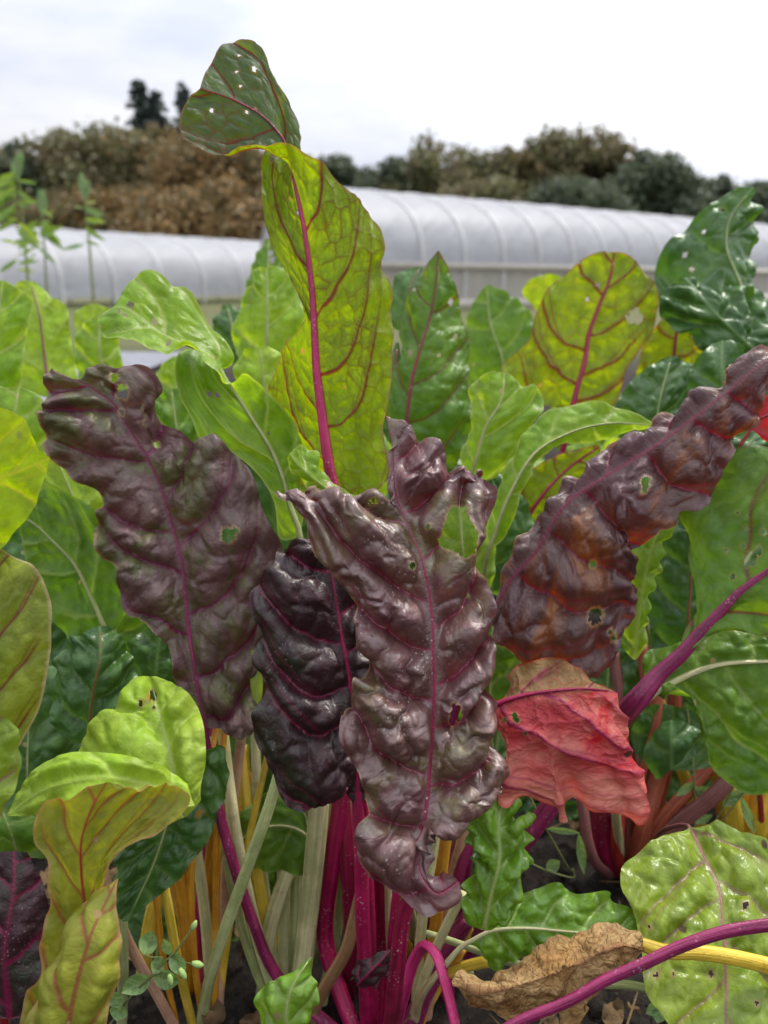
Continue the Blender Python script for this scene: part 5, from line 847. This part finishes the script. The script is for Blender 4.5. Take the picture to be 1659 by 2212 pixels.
P13 = plant(560, 1540, 'fresh green chard behind the tall leaf on its left')
leaf(P13, .98, [(545, 800, 0), (500, 740, 0), (521, 654, 0), (543, 614, 0), (553, 580, 0), (570, 578, 0)], [(577, 800, 0), (577, 740, -1), (577, 640, -1), (576, 578, 0)], [(600, 800, 0), (640, 745, 0), (659, 690, 0), (650, 640, 0), (630, 600, 0), (608, 578, 0), (582, 576, 0)], 'pale', 'pgreen', up=1, w=(7, 2), stalk=[(575, 900, 3, 10), (560, 1540, 'G', 16)], lat=5, latk=(.6, .5), amp=(5, 1.8), ruf=(3, 4), res=.002, holes=[(540, 640, 4), (548, 650, 3)], label='fresh green leaf with pale midrib just left of the tall leaf')
leaf(P13, 1.15, [(560, 720, 0), (530, 650, 0), (550, 560, 0), (575, 516, 0)], [(590, 720, 0), (580, 620, -1), (580, 514, 0)], [(625, 700, 0), (630, 620, 0), (610, 560, 0), (585, 515, 0)], 'green', 'pgreen', w=(6, 2), lat=5, amp=(4, 1.5), res=.0026, holes=[(584, 548, 6), (588, 562, 5)], label='upright green leaf with holes partly hidden by the tall leaf')
leaf(P13, 1.05, [(480, 780, 0), (455, 720, 0), (480, 660, 0)], [(520, 790, 0), (505, 720, -1), (490, 658, 0)], [(560, 790, 0), (545, 700, 0), (500, 658, 0)], 'deep', 'pgreen', w=(6, 2), lat=5, amp=(4, 2), res=.0026, label='deep green leaf between the folded leaf and the fresh leaf')
leaf(P13, .78, [(560, 900, 0), (520, 850, 0), (505, 790, 0), (530, 755, 0)], [(580, 900, 0), (570, 830, -.6), (560, 750, 0)], [(590, 870, 0), (606, 800, 0), (608, 765, 0), (580, 748, 0)], 'lime', 'pgreen', w=(6, 2), lat=4, amp=(3, 1), res=.002, label='yellow green leaf tucked beside the tall leaf blade')
leaf(P13, .74, [(560, 1180, 0), (520, 1080, 0), (500, 980, 0), (520, 900, 0)], [(600, 1190, 0), (590, 1080, -.6), (570, 980, 0), (540, 900, 0)], [(680, 1180, 0), (680, 1060, 0), (640, 950, 0), (560, 900, 0)], 'deep', None, lat=4, amp=(3, 1), res=.002)
leaf(P13, 1.1, [(400, 960, 0), (330, 900, 0), (325, 820, 0), (370, 770, 0)], [(420, 960, 0), (385, 880, -1), (385, 768, 0)], [(460, 940, 0), (440, 850, 0), (400, 770, 0)], 'pale', 'pgreen', w=(7, 2), lat=5, amp=(4, 2), res=.0026, label='pale leaf glimpsed between the purple and folded leaves')

# leaves filling the shade between the rows
leaf(P12, .70, [(-60, 960, 0), (-80, 880, 0), (-20, 830, 0)], [(20, 1000, 0), (30, 900, -.8), (40, 840, 0)], [(100, 1000, 0), (110, 900, 0), (80, 850, 0), (50, 838, 0)], 'pale', 'pgreen', w=(6, 2), lat=4, amp=(3, 1), res=.002, label='pale green leaf between the golden leaf and the dull purple leaf')
leaf(P12, .74, [(120, 1180, 0), (70, 1090, 0), (80, 1010, 0), (110, 985, 0)], [(190, 1190, 0), (160, 1080, -.8), (120, 985, 0)], [(260, 1180, 0), (240, 1080, 0), (170, 1000, 0), (130, 985, 0)], 'lime', 'pgreen', w=(6, 2), up=-1, lat=4, amp=(3, 1), res=.002, label='lime leaf showing left of the dull purple leaf')
for L_, M__, R_, d_, k_ in (
  ([(-40, 1500, 0), (-80, 1300, 0), (0, 1150, 0)], [(80, 1520, 0), (70, 1320, -1), (50, 1150, 0)], [(200, 1500, 0), (190, 1300, 0), (110, 1150, 0)], .80, 'deep'),
  ([(100, 1560, 0), (120, 1350, 0), (200, 1180, 0)], [(240, 1580, 0), (250, 1350, -1), (260, 1170, 0)], [(380, 1580, 0), (370, 1350, 0), (310, 1180, 0)], .82, 'green'),
  ([(-60, 1760, 0), (-60, 1580, 0), (0, 1440, 0)], [(60, 1780, 0), (60, 1600, -1), (70, 1440, 0)], [(200, 1760, 0), (190, 1580, 0), (130, 1440, 0)], .74, 'deep'),
  ([(240, 1860, 0), (230, 1700, 0), (300, 1560, 0)], [(360, 1880, 0), (360, 1700, -1), (370, 1550, 0)], [(480, 1860, 0), (480, 1700, 0), (430, 1550, 0)], .80, 'deep'),
  ([(500, 1680, 0), (470, 1520, 0), (520, 1380, 0)], [(600, 1700, 0), (600, 1520, -1), (600, 1370, 0)], [(720, 1680, 0), (720, 1520, 0), (660, 1380, 0)], .82, 'deep'),
  ([(960, 1560, 0), (960, 1420, 0), (1020, 1300, 0)], [(1060, 1580, 0), (1060, 1420, -1), (1070, 1300, 0)], [(1180, 1560, 0), (1180, 1420, 0), (1120, 1300, 0)], .74, 'green'),
  ([(1180, 1640, 0), (1180, 1500, 0), (1260, 1380, 0)], [(1300, 1640, 0), (1310, 1500, -1), (1320, 1380, 0)], [(1430, 1620, 0), (1440, 1500, 0), (1380, 1390, 0)], .84, 'deep'),
  ([(1060, 1300, 0), (1060, 1150, 0), (1120, 1030, 0)], [(1160, 1320, 0), (1170, 1160, -1), (1180, 1030, 0)], [(1300, 1300, 0), (1300, 1150, 0), (1240, 1040, 0)], .84, 'green'),
  ([(820, 1250, 0), (830, 1080, 0), (880, 960, 0)], [(930, 1250, 0), (930, 1100, -1), (930, 950, 0)], [(1040, 1250, 0), (1040, 1080, 0), (980, 960, 0)], .90, 'deep'),
  ([(1480, 1560, 0), (1480, 1400, 0), (1560, 1300, 0)], [(1600, 1560, 0), (1600, 1400, -1), (1610, 1290, 0)], [(1740, 1540, 0), (1740, 1400, 0), (1660, 1300, 0)], .78, 'deep'),
  ([(1540, 1000, 0), (1540, 880, 0), (1600, 800, 0)], [(1620, 1000, 0), (1630, 900, -1), (1640, 790, 0)], [(1720, 1000, 0), (1720, 880, 0), (1680, 800, 0)], .85, 'deep'),
  ([(340, 980, 0), (320, 900, 0), (330, 840, 0)], [(390, 1000, 0), (380, 920, -1), (370, 840, 0)], [(460, 990, 0), (440, 900, 0), (400, 840, 0)], .84, 'green')):
    leaf(P12 if M__[0][0] < 500 else P10 if M__[0][0] < 1200 else P8, d_, L_, M__, R_, k_, 'pgreen', w=(7, 2), lat=4.5, latk=(.6, .5), amp=(6, 2.5), cell=2.2, ruf=(3, 4), res=.0022, stalk=[(M__[0][0]+5, M__[0][1]+60, 2, 10)])

# crowded stalks and shaded leaves deeper in the row
_r = random.Random(77)
for u0, u1, pl, cols, n_ in ((250, 480, P3, ('oran', 'yel', 'pgreen', 'cream'), 7), (470, 740, P4, ('cream', 'pgreen', 'cream', 'yel'), 8), (720, 860, P1, ('crim', 'cream', 'pgreen'), 3), (860, 1060, P5, ('oran', 'cream', 'yel', 'pgreen', 'vio'), 10), (1260, 1480, P7, ('rust', 'red', 'dull'), 5), (1520, 1700, P8, ('yel', 'oran', 'pgreen'), 6)):
    for k in range(n_):
        low = 1905 if pl in (P7, P8) else 2185
        ub = u0+(u1-u0)*(.2+.6*_r.random()); ut = ub+_r.uniform(-.45, .45)*(u1-u0); vb = low-_r.uniform(15, 130)
        gd = float(np.linalg.norm(on_ground(ub, vb)-np.array((0, 0, CAM_H)))); k_ = SA - (1106-vb)/F*CA; dd = CAM_H/k_
        um = (ub+ut)/2+_r.uniform(-18, 18)
        stem(pl, _r.choice(cols), dd, [(ut, low-_r.uniform(330, 420), -3), (um, low-200, -1.5), (ub, vb, 'G')], _r.uniform(18, 34), ext=.06)
for L_, M__, R_, d_, k_, P_ in (
  ([(470, 1960, 0), (450, 1860, 0), (500, 1760, 0)], [(540, 1980, 0), (550, 1870, -1), (560, 1750, 0)], [(620, 1960, 0), (640, 1860, 0), (600, 1760, 0)], .74, 'green', P4),
  ([(640, 2030, 0), (640, 1920, 0), (690, 1800, 0)], [(700, 2050, 0), (710, 1920, -1), (730, 1790, 0)], [(790, 2040, 0), (800, 1920, 0), (770, 1800, 0)], .80, 'deep', P4),
  ([(560, 2080, 0), (550, 1990, 0), (580, 1900, 0)], [(620, 2100, 0), (620, 2000, -1), (630, 1890, 0)], [(690, 2090, 0), (700, 1990, 0), (670, 1900, 0)], .78, 'green', P4),
  ([(270, 2060, 0), (260, 1960, 0), (300, 1880, 0)], [(340, 2090, 0), (340, 1980, -1), (350, 1870, 0)], [(420, 2070, 0), (430, 1960, 0), (390, 1880, 0)], .76, 'deep', P3),
  ([(380, 2120, 0), (370, 2020, 0), (420, 1930, 0)], [(450, 2140, 0), (450, 2030, -1), (460, 1920, 0)], [(540, 2120, 0), (550, 2020, 0), (510, 1930, 0)], .78, 'deep', P3),
  ([(880, 2010, 0), (870, 1900, 0), (910, 1800, 0)], [(960, 2030, 0), (960, 1910, -1), (960, 1790, 0)], [(1050, 2010, 0), (1060, 1900, 0), (1010, 1800, 0)], .80, 'deep', P5),
  ([(1120, 1920, 0), (1100, 1830, 0), (1150, 1730, 0)], [(1190, 1940, 0), (1190, 1830, -1), (1200, 1720, 0)], [(1280, 1920, 0), (1290, 1830, 0), (1250, 1730, 0)], .95, 'deep', P7),
  ([(1400, 1780, 0), (1390, 1690, 0), (1430, 1610, 0)], [(1480, 1800, 0), (1480, 1700, -1), (1490, 1600, 0)], [(1570, 1780, 0), (1580, 1690, 0), (1540, 1610, 0)], .98, 'deep', P8),
  ([(1000, 1760, 0), (990, 1660, 0), (1030, 1560, 0)], [(1070, 1770, 0), (1070, 1660, -1), (1080, 1550, 0)], [(1150, 1750, 0), (1160, 1660, 0), (1120, 1560, 0)], .84, 'deep', P5)):
    leaf(P_, d_, L_, M__, R_, k_, 'pgreen', w=(8, 2), lat=3.6, latk=(.6, .5), amp=(6, 2.5), cell=1.8, ruf=(3, 3), res=.002, fold=8, stalk=[(M__[0][0]+5, M__[0][1]+60, 1, 11)])
# ------------------------------------------------------------------ fuller rows behind: whole plants made from a few leaf shapes
def generic(length, width, bend, seed, mat, smat, twist=0.0, petiole=0.2):
    """one whole leaf in local space: petiole from the origin up along +Z leaning to +Y"""
    S = np.linspace(0, 1, 7)
    ang = 0.25 + bend*S**1.4; step = length/6
    M = [np.array((0, 0.05, petiole))]
    for k in range(6): M.append(M[-1]+np.array((0, math.sin(ang[k]), math.cos(ang[k])))*step)
    M = np.array(M); wd = width/2*np.array((0.15, 0.75, 1.0, 0.95, 0.8, 0.5, 0.03))
    tn = np.gradient(M, axis=0); tn /= np.linalg.norm(tn, axis=1)[:, None]; nr = np.cross(np.array((1.0, 0, 0)), tn)
    a = twist*S
    L = M - wd[:, None]*(np.array((1.0, 0, 0))*np.cos(a)[:, None]+nr*np.sin(a)[:, None]) + nr*(-0.15*wd)[:, None]
    R = M + wd[:, None]*(np.array((1.0, 0, 0))*np.cos(a)[:, None]+nr*np.sin(a)[:, None]) + nr*(-0.15*wd)[:, None]
    V, Q, A, PM, NM = blade(L, M, R, 1, 0.0042, seed, lat=5, latk=(.5, .6), amp=(6, 2.4), cell=2.6, ruf=(6, 5), flip_by=1)
    lf = mesh_np('leaf', V, Q, LM[mat], A); n = len(PM)
    k = np.linspace(int(n*.9), 0, 12).astype(int); f = 1-k/n; rad = list(0.001+0.0045*f)
    v, q, a = tube([PM[i]-NM[i]*0.002 for i in k]+[np.array((0, 0.02, petiole*0.5)), np.array((0, 0, -0.02))], rad+[0.007, 0.009], (0, -1, 0), 8)
    return lf, mesh_np('stalk', v, q, SM[smat], a)
KINDS = [generic(.25, .16, 0.5, 1.1, 'green', 'pgreen'), generic(.23, .15, 0.9, 2.3, 'deep', 'cream', .4), generic(.24, .17, 0.35, 3.7, 'pale', 'pgreen', -.3), generic(.26, .15, 0.7, 4.9, 'deepred', 'mag', .3),
         generic(.22, .15, 0.6, 6.1, 'green', 'yel', -.5), generic(.24, .15, 1.0, 7.7, 'deep', 'pgreen', .2)]
def back_plant(x, y, label, seed, kinds, n=8, hs=1.0):
    rng = random.Random(seed); t = thing('chard_plant', (x, y, 0), label, 'chard', 'rainbow chard plants in the bed')
    for k in range(n):
        lm, sm = KINDS[rng.choice(kinds)]; o = bpy.data.objects.new('leaf', lm); C.objects.link(o); o.parent = t
        s = rng.uniform(.82, 1.08)*hs; o.scale = (s, s, s); o.location = (rng.uniform(-.02, .02), rng.uniform(-.02, .02), 0)
        o.rotation_euler = (rng.uniform(-.35, .12), rng.uniform(-.15, .15), k*2*math.pi/n*1.0 + rng.uniform(-.4, .4))
        q = bpy.data.objects.new('stalk', sm); C.objects.link(q); q.parent = o
for i, (x, y, lab, ks, hs) in enumerate((
    (-0.62, 1.02, 'green chard filling the gap above the lime leaf at left', (0, 1, 5), .92), (-0.22, 1.0, 'dark green chard in the shade behind the purple leaves', (1, 5), .85), (0.10, 1.05, 'green chard hidden behind the front purple leaf', (0, 1), .9), (0.42, 1.02, 'dark green chard in shade behind the orange purple leaf', (1, 5, 3), .9), (0.72, 1.05, 'deep green chard beyond the right hand leaves', (1, 5), .9),
    (-0.95, 1.35, 'green chard at the far left of the second row', (0, 2), .95), (-0.30, 1.42, 'low green chard seen left of the tall leaf', (1, 0), .84), (-0.02, 1.45, 'red veined green chard behind the tall leaf', (3, 1), .9), (0.28, 1.42, 'pale green chard behind the long pale leaf', (2, 0), .95), (0.60, 1.45, 'dark green chard behind the round leaf', (1, 3), .95), (0.92, 1.40, 'dark green chard beyond the crumpled leaf', (1, 5), 1.0),
    (-1.35, 1.9, 'green chard of the third row at far left', (0, 5), .9), (0.15, 1.95, 'green chard of the third row right of the tall leaf', (0, 2), .92), (0.55, 1.95, 'green chard of the third row below the tunnel', (2, 5), .95), (0.98, 1.9, 'green chard of the third row at right', (0, 1), 1.0))):
    back_plant(x, y, lab, 50+i, ks, 8, hs)

# ------------------------------------------------------------------ small weeds
CH = leaf_mat('chickweed leaf', (0.15, 0.26, 0.08), (0.19, 0.31, 0.10), (0.24, 0.36, 0.15), (0.18, 0.28, 0.09), 0.35, (1.2, 1.2, 0.7), 0.5); LM['chick'] = CH
BUD = plain_mat('chickweed bud', (0.22, 0.34, 0.10), (0.30, 0.40, 0.14), 200, 0.6, 0.2)
def small_leaf(parent, b, tip, wpx, d, mat='chick', tz=0.0):
    b = np.array(b, float); t_ = np.array(tip, float); n = np.array((-(t_-b)[1], (t_-b)[0])); n /= np.linalg.norm(n); q = lambda f, s: tuple(b+(t_-b)*f+n*s*wpx/2)
    z = lambda f: (tz*f,)
    L = [q(0, .1)+z(0), q(.25, .8)+z(.25), q(.5, 1)+z(.5), q(.8, .6)+z(.8), q(1, 0)+z(1)]; R = [q(0, -.1)+z(0), q(.25, -.8)+z(.25), q(.5, -1)+z(.5), q(.8, -.6)+z(.8), q(1, 0)+z(1)]; Mm = [q(0, 0)+(0.15,), q(.5, 0)+(tz*.5+.3,), q(1, 0)+(tz,)]
    return leaf(parent, d, L, Mm, R, mat, None, lat=.5, amp=(.4, .1), cell=.4, ruf=(.3, 1.5), res=.0008, vw=.5)
wp = on_ground(250, 2235); W1 = thing('chickweed', (float(wp[0]), float(wp[1]), 0), 'small chickweed with round leaves and buds before the yellow stalks', 'weed')
stem(W1, 'weed', .53, [(235, 2240, 'G'), (240, 2210, 2), (290, 2145, 0), (322, 2112, 0), (355, 2078, 0), (375, 2060, 0), (405, 2020, 0), (420, 1998, 0)], 5)
stem(W1, 'weed', .53, [(322, 2112, 0), (362, 2096, -.2)], 4); stem(W1, 'weed', .53, [(352, 2068, 0), (320, 2066, 0), (312, 2062, 0)], 3.5); stem(W1, 'weed', .53, [(370, 2066, 0), (400, 2080, 0), (418, 2082, 0)], 3)
for b, t_, w_, z in (((326, 2110), (262, 2145), 44, -.5), ((330, 2112), (388, 2122), 44, -.8), ((312, 2064), (328, 2010), 40, .6), ((352, 2066), (330, 2105), 30, -.3), ((366, 2064), (354, 2028), 22, -.5), ((366, 2066), (390, 2060), 14, 0), ((370, 2060), (398, 2110), 36, -.6), ((268, 2150), (232, 2170), 36, 0), ((262, 2170), (250, 2205), 40, 0)):
    small_leaf(W1, b, t_, w_, .53, tz=z)
def bud(parent, u0, v0, u1, v1, w_, d):
    P = [at(u0, v0, d), at(u0*.6+u1*.4, v0*.6+v1*.4, d), at(u0*.25+u1*.75, v0*.25+v1*.75, d), at(u1, v1, d)]
    v, q, a = tube(P, [w_*.25*d/F, w_*.5*d/F, w_*.42*d/F, w_*.12*d/F], None, 10, 1, .08, 0, .0012); adopt(bpy.data.objects.new('bud', mesh_np('bud', v, q, BUD, a)), parent)
bud(W1, 414, 2010, 424, 1988, 13, .53); bud(W1, 414, 2080, 440, 2086, 16, .53); bud(W1, 388, 2092, 402, 2116, 16, .525); bud(W1, 366, 2105, 370, 2130, 14, .522)
for nm, u, v, d, lab, lvs in (('weed', 1240, 1880, .74, 'slender weed with a long curved leaf below the red leaf', (((1180, 1790), (1255, 1800), 14), ((1250, 1800), (1262, 1890), 20), ((1180, 1880), (1210, 1860), 30))),
                              ('weed', 1500, 1830, .78, 'small leafy weed between the rusty and golden stalks', (((1500, 1700), (1560, 1730), 26), ((1530, 1740), (1570, 1700), 22), ((1500, 1690), (1460, 1720), 20), ((1560, 1740), (1600, 1720), 20), ((1600, 1720), (1630, 1800), 20), ((1540, 1760), (1500, 1780), 18), ((1570, 1730), (1620, 1700), 22))),
                              ('weed', 1400, 2200, .66, 'tiny green weed under the lime leaf at lower right', (((1430, 2170), (1395, 2190), 30), ((1430, 2180), (1420, 2210), 30)))):
    p = on_ground(u, v); t = thing(nm, (float(p[0]), float(p[1]), 0), lab, 'weed')
    for b, t_, w_ in lvs: small_leaf(t, b, t_, w_, d)
    for b, t_, w_ in lvs[::2]: stem(t, 'weed', d, [(b[0], b[1], 0), ((b[0]+u)/2, (b[1]+v)/2+10, 1), (u, v, 'G')], 4)

# tall flowering weeds at the left, out of focus
def tall_weed(u, top, d, lab, seed, lean=6, nleaf=12, size=60):
    rng = random.Random(seed); k = SA*1.0
    b = at(u, 660, d); t = thing('tall_weed', (float(b[0]), float(b[1]), 0), lab, 'weed', 'tall weeds before the left tunnel')
    base = np.array((b[0], b[1], -0.01)); P0 = at(u+lean, top, d)
    v, q, a = tube([base, base*.5+P0*.5+np.array((.01, 0, 0)), P0], [.008, .006, .003], None, 8, 1, .05, 0, .05); adopt(bpy.data.objects.new('stalk', mesh_np('stalk', v, q, SM['weed'], a)), t)
    for j in range(nleaf):
        f = rng.uniform(.05, .75); vv = top+(650-top)*f; uu = u+lean*(1-f); s = rng.choice((-1, 1)); ln = rng.uniform(.5, 1.2)*size
        if f > .55 and rng.random() < .6: continue
        small_leaf(t, (uu, vv), (uu+s*ln, vv+rng.uniform(-.4, 1.0)*ln), ln*rng.uniform(.14, .26), d, rng.choice(('green', 'pale', 'chick', 'green')), rng.uniform(-6, 6))
    for j in range(6): small_leaf(t, (u+lean, top+40-j*3), (u+lean+rng.uniform(-14, 14), top-rng.uniform(0, 30)), 14, d, 'chick')
tall_weed(36, 350, 2.6, 'thick leafy weed stalk nearest the left edge', 1, 2, 34, 56); tall_weed(182, 395, 2.8, 'single weed stalk with a bud on top before the left tunnel', 2, 0, 12, 40)
tall_weed(70, 430, 3.0, 'slender weed stalk just right of the thick one', 3, 20, 26, 50)
